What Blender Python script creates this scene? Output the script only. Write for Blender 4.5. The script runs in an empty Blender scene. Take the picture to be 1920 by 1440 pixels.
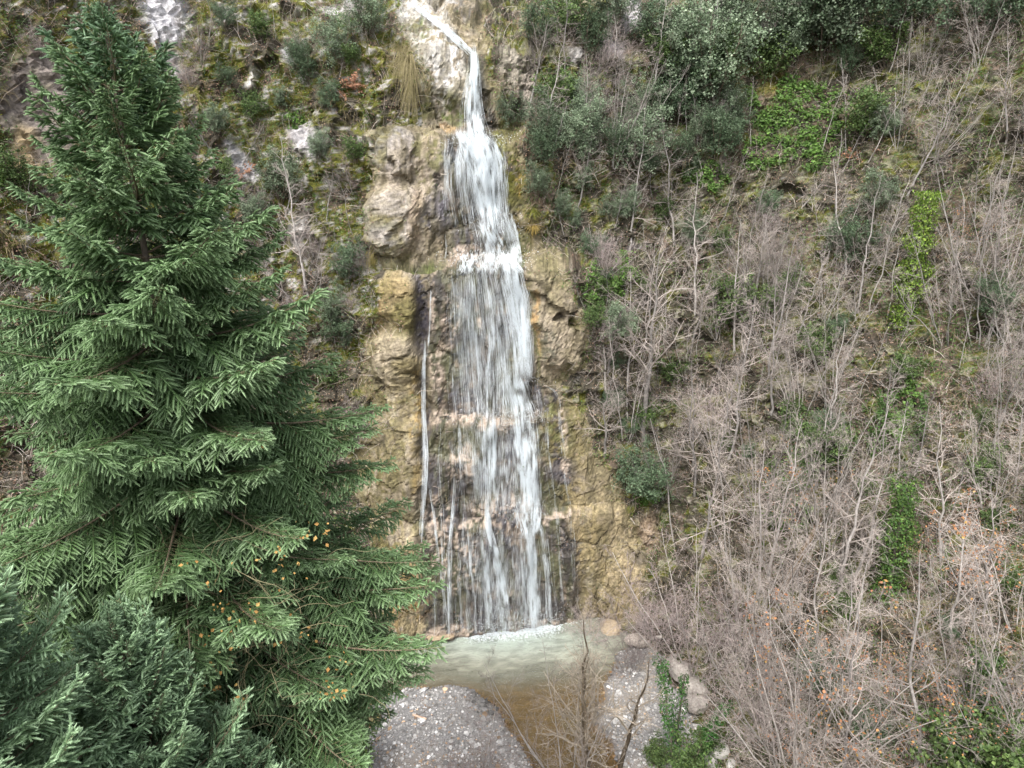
import bpy, math, random
import numpy as np
from mathutils import Vector, Matrix, Quaternion
from mathutils.bvhtree import BVHTree

random.seed(7)
RNG = np.random.default_rng(7)
scene = bpy.context.scene
COL = scene.collection

# ------------------------------------------------------------------ camera
PITCH = math.radians(20.0)
CAM = np.array([0.0, 0.0, 25.0])
cam_data = bpy.data.cameras.new('camera')
cam_data.sensor_width = 36.0
cam_data.lens = 24.0
cam_data.clip_start = 0.1
cam_data.clip_end = 600.0
cam = bpy.data.objects.new('camera', cam_data)
cam.location = CAM
cam.rotation_euler = (math.pi / 2 - PITCH, 0, 0)
COL.objects.link(cam)
scene.camera = cam

# ------------------------------------------------------------------ sky (overcast), sun, exposure
SUN_ELEV, SUN_AZ = 58.0, 205.0      # azimuth measured clockwise from +y: behind the camera, a little left
world = bpy.data.worlds.new('World')
scene.world = world
world.use_nodes = True
wn = world.node_tree
wn.nodes.clear()
sky = wn.nodes.new('ShaderNodeTexSky')
sky.sky_type = 'NISHITA'
sky.sun_disc = False
world.cycles.sampling_method = 'MANUAL'
world.cycles.sample_map_resolution = 256
sky.sun_elevation = math.radians(SUN_ELEV)
sky.sun_rotation = math.radians(SUN_AZ)
sky.air_density = 1.0
sky.dust_density = 4.0
sky.ozone_density = 1.0
hs = wn.nodes.new('ShaderNodeHueSaturation')
hs.inputs['Saturation'].default_value = 0.42       # cloud cover: almost grey light
bg = wn.nodes.new('ShaderNodeBackground')
bg.inputs['Strength'].default_value = 0.14
wo = wn.nodes.new('ShaderNodeOutputWorld')
wn.links.new(sky.outputs['Color'], hs.inputs['Color'])
wn.links.new(hs.outputs['Color'], bg.inputs['Color'])
wn.links.new(bg.outputs['Background'], wo.inputs['Surface'])

sun_data = bpy.data.lights.new('sun', 'SUN')
sun_data.energy = 1.5
sun_data.angle = math.radians(24)
sun_data.color = (1.0, 0.97, 0.93)
sun = bpy.data.objects.new('sun', sun_data)
_el, _az = math.radians(SUN_ELEV), math.radians(SUN_AZ)
sun_dir = Vector((math.sin(_az) * math.cos(_el), math.cos(_az) * math.cos(_el), math.sin(_el)))
sun.rotation_euler = (-sun_dir).to_track_quat('-Z', 'Y').to_euler()
sun.location = (0, -20, 60)
COL.objects.link(sun)

vs = scene.view_settings
vs.view_transform = 'Standard'
vs.look = 'None'
vs.gamma = 1.0
vs.use_curve_mapping = False
vs.exposure = 1.22
scene.cycles.max_bounces = 4
scene.cycles.diffuse_bounces = 3
scene.cycles.glossy_bounces = 2
scene.cycles.transmission_bounces = 2
scene.cycles.transparent_max_bounces = 12
scene.cycles.use_denoising = True
scene.cycles.use_adaptive_sampling = True
scene.cycles.adaptive_threshold = 0.02
scene.cycles.caustics_reflective = False
scene.cycles.caustics_refractive = False

# ------------------------------------------------------------------ projection between photo pixels (1920x1440) and the place
F_PX = 1280.0
AX_F = np.array([0, math.cos(PITCH), -math.sin(PITCH)])
AX_U = np.array([0, math.sin(PITCH), math.cos(PITCH)])


def project(p):
    v = np.asarray(p, float) - CAM
    f = np.maximum(v @ AX_F, 0.05)
    return 960 + F_PX * v[..., 0] / f, 720 - F_PX * (v @ AX_U) / f, v @ AX_F


def ray(px, py):
    return np.array([(px - 960) / F_PX, 0, 0]) + AX_F + AX_U * ((720 - py) / F_PX)


def at_depth(px, py, d):
    return CAM + ray(px, py) * d


# ------------------------------------------------------------------ noise
def _hash(i, j, k, s):
    h = (i * 374761393 + j * 668265263 + k * 2147483647 + s * 1274126177) & 0xFFFFFFFF
    h = ((h ^ (h >> 13)) * 1274126177) & 0xFFFFFFFF
    h = ((h ^ (h >> 16)) * 2246822519) & 0xFFFFFFFF
    return ((h ^ (h >> 15)) & 0xFFFFFF) / float(0xFFFFFF)


def vnoise(p, s=0):
    p = np.asarray(p, float)
    i = np.floor(p).astype(np.int64)
    f = p - i
    u = f * f * f * (f * (f * 6 - 15) + 10)
    r = 0
    for dx in (0, 1):
        wx = u[..., 0] if dx else 1 - u[..., 0]
        for dy in (0, 1):
            wy = u[..., 1] if dy else 1 - u[..., 1]
            for dz in (0, 1):
                wz = u[..., 2] if dz else 1 - u[..., 2]
                r = r + wx * wy * wz * _hash(i[..., 0] + dx, i[..., 1] + dy, i[..., 2] + dz, s)
    return r * 2 - 1


def fbm(p, octaves=4, s=0, gain=0.5, ridged=False):
    p = np.asarray(p, float)
    a, t, n = 1.0, 0.0, 0.0
    for o in range(octaves):
        v = vnoise(p * 2.03 ** o + 17.3 * o, s + o)
        if ridged:
            v = 1 - 2 * np.abs(v)
        t = t + a * v
        n += a
        a *= gain
    return t / n


def facets(p, s=0):
    """flat-faced broken rock: every cell a plane with its own height and tilt"""
    p = np.asarray(p, float)
    i0 = np.floor(p).astype(np.int64)
    best = np.full(p.shape[:-1], 9e9)
    second = np.full(p.shape[:-1], 9e9)
    out = np.zeros(p.shape[:-1])
    for dx in (-1, 0, 1):
        for dy in (-1, 0, 1):
            for dz in (-1, 0, 1):
                c = i0 + np.array([dx, dy, dz])
                h = [_hash(c[..., 0], c[..., 1], c[..., 2], s + k) for k in range(7)]
                d = p - (c + np.stack(h[:3], -1))
                r = np.sum(d * d, -1)
                val = (h[3] - .5) + d[..., 0] * (h[4] - .5) * 1.2 + d[..., 1] * (h[5] - .5) * 1.2 + d[..., 2] * (h[6] - .5) * 1.2
                m = r < best
                second = np.where(m, best, np.minimum(second, r))
                best = np.where(m, r, best)
                out = np.where(m, val, out)
    return out, np.sqrt(second) - np.sqrt(best)


def sstep(a, b, x):
    t = np.clip((np.asarray(x, float) - a) / (b - a), 0, 1)
    return t * t * (3 - 2 * t)


def in_poly(px, py, poly):
    inside = np.zeros(np.shape(px), bool)
    n = len(poly)
    for i in range(n):
        x1, y1 = poly[i]
        x2, y2 = poly[(i + 1) % n]
        c = (y1 > py) != (y2 > py)
        xi = (x2 - x1) * (py - y1) / ((y2 - y1) or 1e-9) + x1
        inside ^= c & (px < xi)
    return inside


# ------------------------------------------------------------------ materials
def nodes_of(m):
    m.use_nodes = True
    nt = m.node_tree
    nt.nodes.clear()
    return nt, (lambda t: nt.nodes.new(t)), nt.links.new


def surface_mat(name, rough=0.85, spec=0.3, var=0.35, scale=6.0, bump=0.0, bump_scale=20.0, bump_dist=0.03, col=None, attr=True,
                rough_attr=False, translucent=0.0, detail=2, per_object=0.0):
    """colour from the vertex attribute 'Col' (or a plain colour), broken up by object-space noise, with fine relief"""
    m = bpy.data.materials.new(name)
    nt, N, L = nodes_of(m)
    out = N('ShaderNodeOutputMaterial')
    b = N('ShaderNodeBsdfPrincipled')
    b.inputs['Roughness'].default_value = rough
    b.inputs['Specular IOR Level'].default_value = spec
    if attr:
        a = N('ShaderNodeVertexColor')
        a.layer_name = 'Col'
        c_out = a.outputs['Color']
    else:
        r = N('ShaderNodeRGB')
        r.outputs[0].default_value = (*col, 1)
        c_out = r.outputs[0]
    geo = N('ShaderNodeNewGeometry')
    if var:
        nz = N('ShaderNodeTexNoise')
        nz.inputs['Scale'].default_value = scale
        nz.inputs['Detail'].default_value = detail
        nz.inputs['Roughness'].default_value = 0.65
        L(geo.outputs['Position'], nz.inputs['Vector'])
        mr = N('ShaderNodeMapRange')
        mr.inputs['From Min'].default_value = 0.28
        mr.inputs['From Max'].default_value = 0.72
        mr.inputs['To Min'].default_value = 1 - var
        mr.inputs['To Max'].default_value = 1 + var
        L(nz.outputs['Fac'], mr.inputs['Value'])
        mx = N('ShaderNodeMix')
        mx.data_type = 'RGBA'
        mx.blend_type = 'MULTIPLY'
        mx.inputs['Factor'].default_value = 1
        L(c_out, mx.inputs['A'])
        L(mr.outputs['Result'], mx.inputs['B'])
        c_out = mx.outputs['Result']
    if per_object:
        oi = N('ShaderNodeObjectInfo')
        mr3 = N('ShaderNodeMapRange')
        mr3.inputs['To Min'].default_value = 1 - per_object
        mr3.inputs['To Max'].default_value = 1 + per_object * .4
        L(oi.outputs['Random'], mr3.inputs['Value'])
        mx3 = N('ShaderNodeMix')
        mx3.data_type = 'RGBA'
        mx3.blend_type = 'MULTIPLY'
        mx3.inputs['Factor'].default_value = 1
        L(c_out, mx3.inputs['A'])
        L(mr3.outputs['Result'], mx3.inputs['B'])
        c_out = mx3.outputs['Result']
    L(c_out, b.inputs['Base Color'])
    if rough_attr:
        ra = N('ShaderNodeVertexColor')
        ra.layer_name = 'Wet'
        mr2 = N('ShaderNodeMapRange')
        mr2.inputs['To Min'].default_value = rough
        mr2.inputs['To Max'].default_value = 0.28
        L(ra.outputs['Color'], mr2.inputs['Value'])
        L(mr2.outputs['Result'], b.inputs['Roughness'])
    if bump:
        n2 = N('ShaderNodeTexNoise')
        n2.inputs['Scale'].default_value = bump_scale
        n2.inputs['Detail'].default_value = 3
        n2.inputs['Roughness'].default_value = 0.7
        L(geo.outputs['Position'], n2.inputs['Vector'])
        bp = N('ShaderNodeBump')
        bp.inputs['Strength'].default_value = bump
        bp.inputs['Distance'].default_value = bump_dist
        L(n2.outputs['Fac'], bp.inputs['Height'])
        L(bp.outputs['Normal'], b.inputs['Normal'])
    if translucent:
        tr = N('ShaderNodeBsdfTranslucent')
        L(c_out, tr.inputs['Color'])
        ms = N('ShaderNodeMixShader')
        ms.inputs['Fac'].default_value = translucent
        L(b.outputs[0], ms.inputs[1])
        L(tr.outputs[0], ms.inputs[2])
        L(ms.outputs[0], out.inputs['Surface'])
    else:
        L(b.outputs[0], out.inputs['Surface'])
    return m


M = {}
M['rock'] = surface_mat('rock', rough=0.9, spec=0.35, var=0.55, scale=7.0, bump=0.6, bump_scale=18, bump_dist=0.045, rough_attr=True, detail=5)
M['soil'] = surface_mat('soil', rough=0.95, spec=0.1, var=0.5, scale=4.0, bump=0.9, bump_scale=12, bump_dist=0.08)
M['gravel'] = surface_mat('gravel', rough=0.85, spec=0.25, var=0.45, scale=22.0, bump=0.8, bump_scale=30, bump_dist=0.03)
M['stone'] = surface_mat('stone', rough=0.85, spec=0.3, var=0.3, scale=9.0, bump=0.7, bump_scale=14, bump_dist=0.04)
M['bark'] = surface_mat('bark', rough=0.9, spec=0.15, var=0.3, scale=7.0, per_object=0.5)
M['leaf'] = surface_mat('leaf', rough=0.5, spec=0.35, var=0.25, scale=3.0, translucent=0.25, per_object=0.25)
M['dry'] = surface_mat('dry_leaf', rough=0.85, spec=0.1, var=0.25, scale=3.0, translucent=0.2)
M['needle'] = surface_mat('needle', rough=0.5, spec=0.3, var=0.2, scale=1.5)


# ------------------------------------------------------------------ mesh helpers
def make_mesh(name, verts, faces, cols=None, mats=(), mat_index=None, smooth=False, extra=None):
    """verts (n,3); faces: list of int arrays (m,k)"""
    me = bpy.data.meshes.new(name)
    verts = np.ascontiguousarray(verts, np.float32)
    if isinstance(faces, np.ndarray):
        faces = [faces]
    faces = [np.asarray(f, np.int32) for f in faces if len(f)]
    loops = np.concatenate([f.ravel() for f in faces])
    sizes = np.concatenate([np.full(len(f), f.shape[1], np.int32) for f in faces])
    starts = np.concatenate([[0], np.cumsum(sizes)[:-1]]).astype(np.int32)
    me.vertices.add(len(verts))
    me.vertices.foreach_set('co', verts.ravel())
    me.loops.add(len(loops))
    me.loops.foreach_set('vertex_index', loops)
    me.polygons.add(len(sizes))
    me.polygons.foreach_set('loop_start', starts)
    if mat_index is not None:
        me.polygons.foreach_set('material_index', np.asarray(mat_index, np.int32))
    me.polygons.foreach_set('use_smooth', np.full(len(sizes), bool(smooth)))
    me.update(calc_edges=True)
    if cols is not None:
        c = np.ones((len(verts), 4), np.float32)
        c[:, :3] = cols
        a = me.color_attributes.new('Col', 'FLOAT_COLOR', 'POINT')
        a.data.foreach_set('color', c.ravel())
    for k, v in (extra or {}).items():
        c = np.ones((len(verts), 4), np.float32)
        c[:, :3] = np.asarray(v)[:, None]
        a = me.color_attributes.new(k, 'FLOAT_COLOR', 'POINT')
        a.data.foreach_set('color', c.ravel())
    for m in mats:
        me.materials.append(m)
    return me


def link(name, data, parent=None, loc=None, label=None, cat=None, group=None, kind=None):
    o = bpy.data.objects.new(name, data)
    COL.objects.link(o)
    if parent is not None:
        o.parent = parent
    if loc is not None:
        o.location = loc
    if label:
        o['label'] = label
    if cat:
        o['category'] = cat
    if group:
        o['group'] = group
    if kind:
        o['kind'] = kind
    return o


def copy_thing(src, label=None, group=None):
    r = src.copy()
    COL.objects.link(r)
    if label:
        r['label'] = label
    if group:
        r['group'] = group
    for ch in src.children:
        c = ch.copy()
        COL.objects.link(c)
        c.parent = r
    return r


def stamp(tv, tf, pos, rot, scale, cols, vshade=None):
    """copies of a small template: tv (V,3), tf (F,k); pos (N,3), rot (N,3,3), scale (N,) or (N,3), cols (N,3)"""
    n, V = len(pos), len(tv)
    s = np.asarray(scale, float)
    t = tv[None] * (s[:, None, None] if s.ndim == 1 else s[:, None, :])
    v = np.einsum('nij,nvj->nvi', rot, t) + pos[:, None, :]
    f = (tf[None] + (np.arange(n) * V)[:, None, None]).reshape(-1, tf.shape[1])
    c = np.repeat(cols[:, None, :], V, axis=1)
    if vshade is not None:
        c = c * vshade[None, :, None]
    return v.reshape(-1, 3), f, c.reshape(-1, 3)


def frames(z, x=None):
    """rotation matrices with local z along z, local x as close to x as can be (random if None)"""
    z = z / np.maximum(np.linalg.norm(z, axis=1, keepdims=True), 1e-9)
    if x is None:
        x = RNG.normal(size=z.shape)
    x = x - z * np.sum(x * z, axis=1, keepdims=True)
    x = x / np.maximum(np.linalg.norm(x, axis=1, keepdims=True), 1e-9)
    y = np.cross(z, x)
    return np.stack([x, y, z], axis=2)


def tubes(P, R, k):
    """P (m,n,3) centre lines, R (m,n) radii, k sides -> verts, quads"""
    m, n, _ = P.shape
    T = np.gradient(P, axis=1)
    T /= np.maximum(np.linalg.norm(T, axis=2, keepdims=True), 1e-9)
    ref = np.zeros_like(T)
    mean = T.mean(axis=1)
    ax = np.argmin(np.abs(mean), axis=1)
    ref[np.arange(m), :, ax] = 1
    X = np.cross(T, ref)
    X /= np.maximum(np.linalg.norm(X, axis=2, keepdims=True), 1e-9)
    Y = np.cross(T, X)
    a = np.arange(k) * 2 * math.pi / k
    V = P[:, :, None, :] + R[:, :, None, None] * (np.cos(a)[None, None, :, None] * X[:, :, None, :] + np.sin(a)[None, None, :, None] * Y[:, :, None, :])
    idx = np.arange(m * n * k).reshape(m, n, k)
    a0 = idx[:, :-1, :]
    a1 = idx[:, 1:, :]
    q = np.stack([a0, np.roll(a0, -1, axis=2), np.roll(a1, -1, axis=2), a1], axis=-1).reshape(-1, 4)
    return V.reshape(-1, 3), q


class Parts:
    """collects vertex / face / colour blocks for one mesh"""
    def __init__(self):
        self.v, self.f, self.c, self.mi, self.n = [], [], [], [], 0

    def add(self, v, f, c, mi=0):
        v = np.asarray(v, float)
        c = np.asarray(c, float)
        if c.ndim == 1:
            c = np.tile(c, (len(v), 1))
        self.v.append(v)
        self.c.append(c)
        self.f.append(np.asarray(f) + self.n)
        self.mi.append(np.full(len(f), mi))
        self.n += len(v)

    def mesh(self, name, mats, smooth=False):
        by = {}
        for f, mi in zip(self.f, self.mi):
            by.setdefault(f.shape[1], []).append((f, mi))
        fs, ms = [], []
        for k, lst in by.items():
            fs.append(np.concatenate([x[0] for x in lst]))
            ms.append(np.concatenate([x[1] for x in lst]))
        return make_mesh(name, np.concatenate(self.v), fs, np.concatenate(self.c), mats, np.concatenate(ms), smooth)


# ------------------------------------------------------------------ the gorge: a U-shaped foot line and slopes rising outwards from it
CTRL = [(-11, -30), (-10, -10), (-9, 5), (-8, 15), (-7.3, 22), (-6.9, 26), (-6, 28.6), (-3, 29.3), (0, 30), (2.5, 30.5), (5, 30.9),
        (6.6, 29.6), (7.6, 26), (8.4, 21), (9.5, 12), (10.5, 0), (12, -30)]


def catmull(pts, per=40):
    p = np.array(pts, float)
    p = np.vstack([2 * p[0] - p[1], p, 2 * p[-1] - p[-2]])
    out = []
    t = np.linspace(0, 1, per, endpoint=False)[:, None]
    for i in range(1, len(p) - 2):
        a, b, c, d = p[i - 1], p[i], p[i + 1], p[i + 2]
        out.append(0.5 * (2 * b + (c - a) * t + (2 * a - 5 * b + 4 * c - d) * t ** 2 + (3 * b - a - 3 * c + d) * t ** 3))
    out.append(p[-2][None])
    return np.vstack(out)


cl = catmull(CTRL)
arc = np.concatenate([[0], np.cumsum(np.linalg.norm(np.diff(cl, axis=0), axis=1))])
A = np.arange(0, arc[-1], 0.1)
CX, CY = np.interp(A, arc, cl[:, 0]), np.interp(A, arc, cl[:, 1])
kern = np.exp(-0.5 * (np.arange(-60, 61) / 18.0) ** 2)
kern /= kern.sum()


def smooth1(v):
    return np.convolve(np.pad(v, 60, mode='edge'), kern, mode='valid')


tx, ty = np.gradient(CX), np.gradient(CY)
nx, ny = smooth1(-ty), smooth1(tx)
nl = np.hypot(nx, ny)
nx, ny = nx / nl, ny / nl
A0 = A[np.argmin(np.hypot(CX - 0.3, CY - 30.0))]

PROF_H = [0, 3, 6.3, 6.7, 9, 11.4, 11.9, 15, 19.0, 19.5, 22, 24.6, 25.3, 28.6, 29.2, 31, 34, 40, 48]
PROF_O = [0, 0.2, 0.45, 0.95, 1.1, 1.4, 2.0, 2.2, 2.55, 3.7, 3.9, 4.3, 5.5, 6.1, 6.9, 9.0, 12.5, 19, 27]


def base_surface(a, h):
    """a: arc position along the foot line, h: height -> xyz"""
    d = a - A0
    wc = sstep(-7.5, -4.5, d) * (1 - sstep(4.0, 7.0, d))
    prof = np.interp(h, PROF_H, PROF_O)
    c = np.where(d < 0, 0.40 + 0.45 * sstep(7, 26, -d), 0.46 + 0.36 * sstep(6, 16, d))
    side = c * h + 0.02 * np.maximum(h - 26, 0) ** 2 * (1 - 0.5 * (d > 8))
    o = wc * prof + (1 - wc) * side
    x = np.interp(a, A, CX) + np.interp(a, A, nx) * o
    y = np.interp(a, A, CY) + np.interp(a, A, ny) * o
    return np.stack([x, y, h], axis=-1)


# columns: fine on the rock face, and wherever the slope fans out
_a = np.arange(A0 - 55, A0 + 55, 0.02)
_d = _a - A0
_w = 0.02 / np.where((_d > -7) & (_d < 6), 0.075, np.where((_d > -20) & (_d < 28), 0.2, 0.5))
for _h in (10.0, 22.0):
    _p = base_surface(_a, np.full(_a.shape, _h))
    _s = np.concatenate([[0], np.linalg.norm(np.diff(_p, axis=0), axis=1)])
    _w = np.maximum(_w, _s / np.where((_d > -22) & (_d < 28), 0.17, 0.5))
_cw = np.cumsum(_w)
cols_a = np.interp(np.arange(0, _cw[-1]), _cw, _a)
rows_h = np.concatenate([np.arange(-0.8, 33, 0.1), np.arange(33, 48.1, 0.4)])
GA, GH = np.meshgrid(cols_a, rows_h, indexing='ij')
BASE = base_surface(GA, GH)
# normals of the base sheet, pointing into the gorge
da = np.gradient(BASE, axis=0)
dh = np.gradient(BASE, axis=1)
NRM = np.cross(dh, da)
NRM /= np.linalg.norm(NRM, axis=2, keepdims=True)
flip = np.sign(-(NRM[..., 0] * np.interp(GA, A, nx) + NRM[..., 1] * np.interp(GA, A, ny)))
NRM *= flip[..., None]
bpx, bpy_, bdep = project(BASE)

ROCK = [(742, -60), (750, 30), (772, 90), (788, 160), (786, 236), (715, 228), (684, 250), (690, 330), (686, 420), (705, 482), (735, 495), (725, 520), (714, 600),
        (690, 625), (676, 700), (690, 760), (676, 900), (690, 1000), (720, 1240), (1000, 1260), (1215, 1170), (1222, 1040),
        (1178, 965), (1128, 860), (1092, 770), (1050, 718), (1096, 700), (1092, 620), (1066, 520), (1024, 462), (1012, 410), (990, 300), (950, 200),
        (910, 100), (915, 30), (905, -60)]
wp = fbm(BASE * 0.9, 4, 31) * 26
wq = fbm(BASE * 0.9 + 40, 4, 57) * 26
ROCKM = in_poly(bpx + wp, bpy_ + wq, ROCK) & (bdep > 5)
rock_soft = ROCKM.astype(float)
for _ in range(3):
    for ax in (0, 1):
        rock_soft = (np.roll(rock_soft, 1, ax) + rock_soft + np.roll(rock_soft, -1, ax)) / 3


def ell(cx, cy, rx, ry, ang=0, warp=1.0, hard=0.35):
    """soft ellipse around a spot on the rock, with a ragged edge"""
    c, s = math.cos(math.radians(ang)), math.sin(math.radians(ang))
    dx, dy = bpx + wp * warp * 0.6 - cx, bpy_ + wq * warp * 0.6 - cy
    r = np.hypot((dx * c + dy * s) / rx, (-dx * s + dy * c) / ry)
    return 1 - sstep(1 - hard, 1 + hard, r)


disp = np.zeros(GA.shape)
for (cx, cy, rx, ry, ang, amt, hard) in [
        (735, 415, 48, 66, 20, 0.95, 0.3), (768, 497, 66, 13, 0, -0.9, 0.5), (747, 560, 32, 48, 0, 0.55, 0.4), (789, 590, 13, 90, 0, -0.55, 0.5),
        (795, 760, 12, 110, 0, -0.55, 0.5), (738, 668, 52, 46, -10, 0.75, 0.35), (884, 300, 62, 48, 0, 0.6, 0.7), (735, 290, 46, 44, 0, 0.5, 0.4),
        (822, 130, 48, 66, 0, 0.7, 0.5), (868, 175, 26, 40, 0, 0.5, 0.5), (1046, 590, 44, 112, -12, 0.8, 0.35), (1041, 591, 9, 8, 0, -0.6, 0.5),
        (1068, 601, 9, 8, 0, -0.45, 0.5), (1055, 705, 40, 18, 10, -0.5, 0.5), (1150, 1020, 62, 150, -14, 0.55, 0.5), (735, 1010, 55, 190, 0, 0.6, 0.5),
        (925, 440, 34, 26, 0, 0.45, 0.5), (845, 560, 30, 60, 0, 0.35, 0.6), (812, 290, 26, 40, 0, 0.45, 0.5), (815, 370, 40, 70, 10, 0.4, 0.5),
        (860, 870, 32, 26, 0, 0.35, 0.5), (950, 955, 60, 26, 0, 0.45, 0.5), (890, 790, 90, 16, 0, 0.35, 0.6), (870, 10, 40, 34, 0, 0.9, 0.4)]:
    disp += amt * ell(cx, cy, rx, ry, ang, 1.0, hard)
q = BASE.copy()
qw = BASE + 0.35 * np.stack([fbm(BASE * 1.1, 3, 201), fbm(BASE * 1.1, 3, 202), fbm(BASE * 1.1, 3, 203)], -1)
fc1, ed1 = facets(qw * np.array([0.62, 0.62, 0.40]), 301)
fc2, ed2 = facets(qw * np.array([1.9, 1.9, 1.25]), 311)
fc3, ed3 = facets(qw * np.array([5.0, 5.0, 3.6]), 321)
n0 = fbm(BASE * .8, 3, 207)
flute = fbm(BASE * np.array([1.6, 1.6, 0.22]), 4, 33)
rockn = 0.27 * fc1 + 0.10 * fc2 + 0.035 * fc3 - 0.09 * (1 - sstep(.02, .12, ed1)) * sstep(-.1, .25, n0) - 0.03 * (1 - sstep(.02, .14, ed2)) * (n0 > .1) + 0.20 * flute + 0.03 * fbm(BASE * 2.4, 4, 9, 0.55, True)
soiln = 0.55 * fbm(BASE * 0.28, 3, 21) + 0.34 * fbm(BASE * 0.9, 3, 22, 0.5, True) + 0.16 * fbm(BASE * 3.1, 3, 23, .6, True) + 0.45 * fc1 + 0.22 * fc2
disp = disp * 0.72 + rock_soft * rockn + (1 - rock_soft) * (soiln - 0.05)
TER = BASE + NRM * disp[..., None]

# ---- colours of the slopes
H3 = lambda *c: np.array(c, float)
n1, n2, n3 = fbm(BASE * 0.55, 4, 71), fbm(BASE * 1.7, 4, 72), fbm(BASE * 5.0, 3, 73)


def mixc(col, w, c):
    w = np.clip(w, 0, 1)[..., None]
    return col * (1 - w) + c * w


soil = np.zeros(GA.shape + (3,)) + H3(0.062, 0.056, 0.036)
soil = mixc(soil, sstep(-0.05, 0.35, n1 + 0.5 * n3), H3(0.17, 0.125, 0.09))
leftside = (GA < A0).astype(float)
upl = leftside * (1 - sstep(520, 760, bpy_))
moss = sstep(0.02, 0.22, n2 + 0.4 * n3 - 0.06 + 0.22 * upl)
soil = mixc(soil, moss * 0.9, H3(0.13, 0.135, 0.020))
soil = mixc(soil, sstep(0.22, 0.38, n3 + 0.6 * n2 - 0.03) * (0.35 + 0.6 * upl), H3(0.42, 0.40, 0.385))
soil = mixc(soil, sstep(0.10, 0.3, -n2 - 0.3 * n3) * 0.8, H3(0.07, 0.06, 0.045))
rock_wide = rock_soft.copy()
for _ in range(14):
    for ax in (0, 1):
        rock_wide = (np.roll(rock_wide, 2, ax) + rock_wide + np.roll(rock_wide, -2, ax)) / 3
# plants and moss creep over the rim of the bare rock in patches
bare = rock_soft * np.clip(sstep(.45, .95, rock_wide + .55 * n2 + .35 * n1), 0, 1)
for (cx, cy, rx, ry, ang, c, b, hd) in [
        (305, 38, 46, 48, -25, (0.52, 0.51, 0.53), 1, .3), (330, 115, 14, 24, -10, (0.42, 0.41, 0.42), .8, .4), (452, 305, 15, 48, -35, (0.44, 0.43, 0.45), 1, .3),
        (575, 268, 30, 24, 20, (0.42, 0.40, 0.41), .9, .4), (560, 440, 20, 34, 0, (0.40, 0.38, 0.36), .7, .4), (645, 10, 40, 14, 0, (0.52, 0.5, 0.5), .9, .4),
        (735, 270, 46, 36, 0, (0.33, 0.31, 0.31), 1, .3), (470, 150, 8, 16, 0, (0.6, 0.58, 0.55), .8, .4), (70, 210, 75, 110, 0, (0.20, 0.17, 0.15), .9, .3),
        (40, 300, 30, 60, 0, (0.33, 0.25, 0.14), .9, .4), (545, 105, 10, 14, 0, (0.5, 0.49, 0.5), .7, .4), (420, 40, 10, 22, 0, (0.5, 0.48, 0.46), .7, .4),
        (1150, 90, 22, 20, 20, (0.40, 0.37, 0.38), .8, .4), (1185, 35, 12, 26, 0, (0.42, 0.40, 0.40), .8, .4), (1075, 105, 16, 14, 0, (0.42, 0.4, 0.38), .7, .4),
        (1185, 460, 22, 12, -20, (0.42, 0.38, 0.36), .7, .4), (1450, 150, 24, 34, 0, (0.17, 0.155, 0.02), .6, .5), (1210, 1000, 30, 36, 0, (0.34, 0.26, 0.18), .7, .5),
        (985, 170, 18, 60, 0, (0.3, 0.26, 0.22), .8, .5), (950, 130, 16, 40, 0, (0.30, 0.27, 0.22), .8, .5)]:
    w = ell(cx, cy, rx, ry, ang, 1.2, hd)
    soil = mixc(soil, w * (0.9 + 0.4 * n3), np.array(c))
    bare = np.maximum(bare, w * b)

rock = np.zeros(GA.shape + (3,)) + H3(0.34, 0.275, 0.18)
rock = mixc(rock, sstep(-0.1, 0.3, n2) * 0.7, H3(0.33, 0.26, 0.15))
rock = mixc(rock, sstep(0.05, 0.30, n1 + 0.5 * n3) * 0.8, H3(0.20, 0.165, 0.075))
nv = fbm(BASE * np.array([2.2, 2.2, 0.16]), 4, 61)
nv2 = fbm(BASE * np.array([4.5, 4.5, 0.35]), 3, 62)
rock = mixc(rock, sstep(0.05, 0.35, nv2) * 0.45, H3(0.50, 0.43, 0.33))
wet = np.zeros(GA.shape)


def paint(cx, cy, rx, ry, ang, c, amt=1.0, nz=0.0, wetness=None, hd=0.35):
    global rock, wet
    w = ell(cx, cy, rx, ry, ang, 1.0, hd) * amt
    if nz:
        w = w * sstep(-0.12, 0.12, n3 * 0.8 + n2 * 0.6 + nz)
    rock = mixc(rock, w, np.array(c, float))
    if wetness is not None:
        wet = wet * (1 - np.clip(w, 0, 1)) + wetness * np.clip(w, 0, 1)


WETPOLY = [(832, 262), (800, 330), (812, 395), (846, 430), (836, 500), (812, 520), (800, 600), (806, 660), (815, 740), (800, 800), (792, 900), (788, 1000),
           (790, 1230), (1085, 1230), (1090, 1000), (1076, 860), (1052, 730), (1000, 700), (990, 600), (978, 480), (962, 400), (950, 280), (926, 240), (905, 100), (870, 100), (862, 245)]
wetw = in_poly(bpx + wp * 0.6, bpy_ + wq * 0.6, WETPOLY).astype(float)
for _ in range(4):
    for ax in (0, 1):
        wetw = (np.roll(wetw, 1, ax) + wetw + np.roll(wetw, -1, ax)) / 3
rock = mixc(rock, wetw, H3(0.125, 0.105, 0.085))
rock = mixc(rock, wetw * sstep(-0.05, 0.2, n1 + 0.6 * n2), H3(0.145, 0.14, 0.075))
rock = mixc(rock, wetw * sstep(0.08, 0.25, -n1 + 0.5 * n3), H3(0.115, 0.105, 0.115))
rock = mixc(rock, wetw * sstep(0.16, 0.32, n2 - 0.3 * n1 + 0.4 * n3) * 0.7, H3(0.34, 0.26, 0.18))
rock = mixc(rock, wetw * sstep(0.05, 0.3, nv) * .8, H3(0.075, 0.068, 0.062))
rock = mixc(rock, wetw * sstep(0.1, 0.35, nv2) * .6, H3(0.12, 0.125, 0.06))
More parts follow.
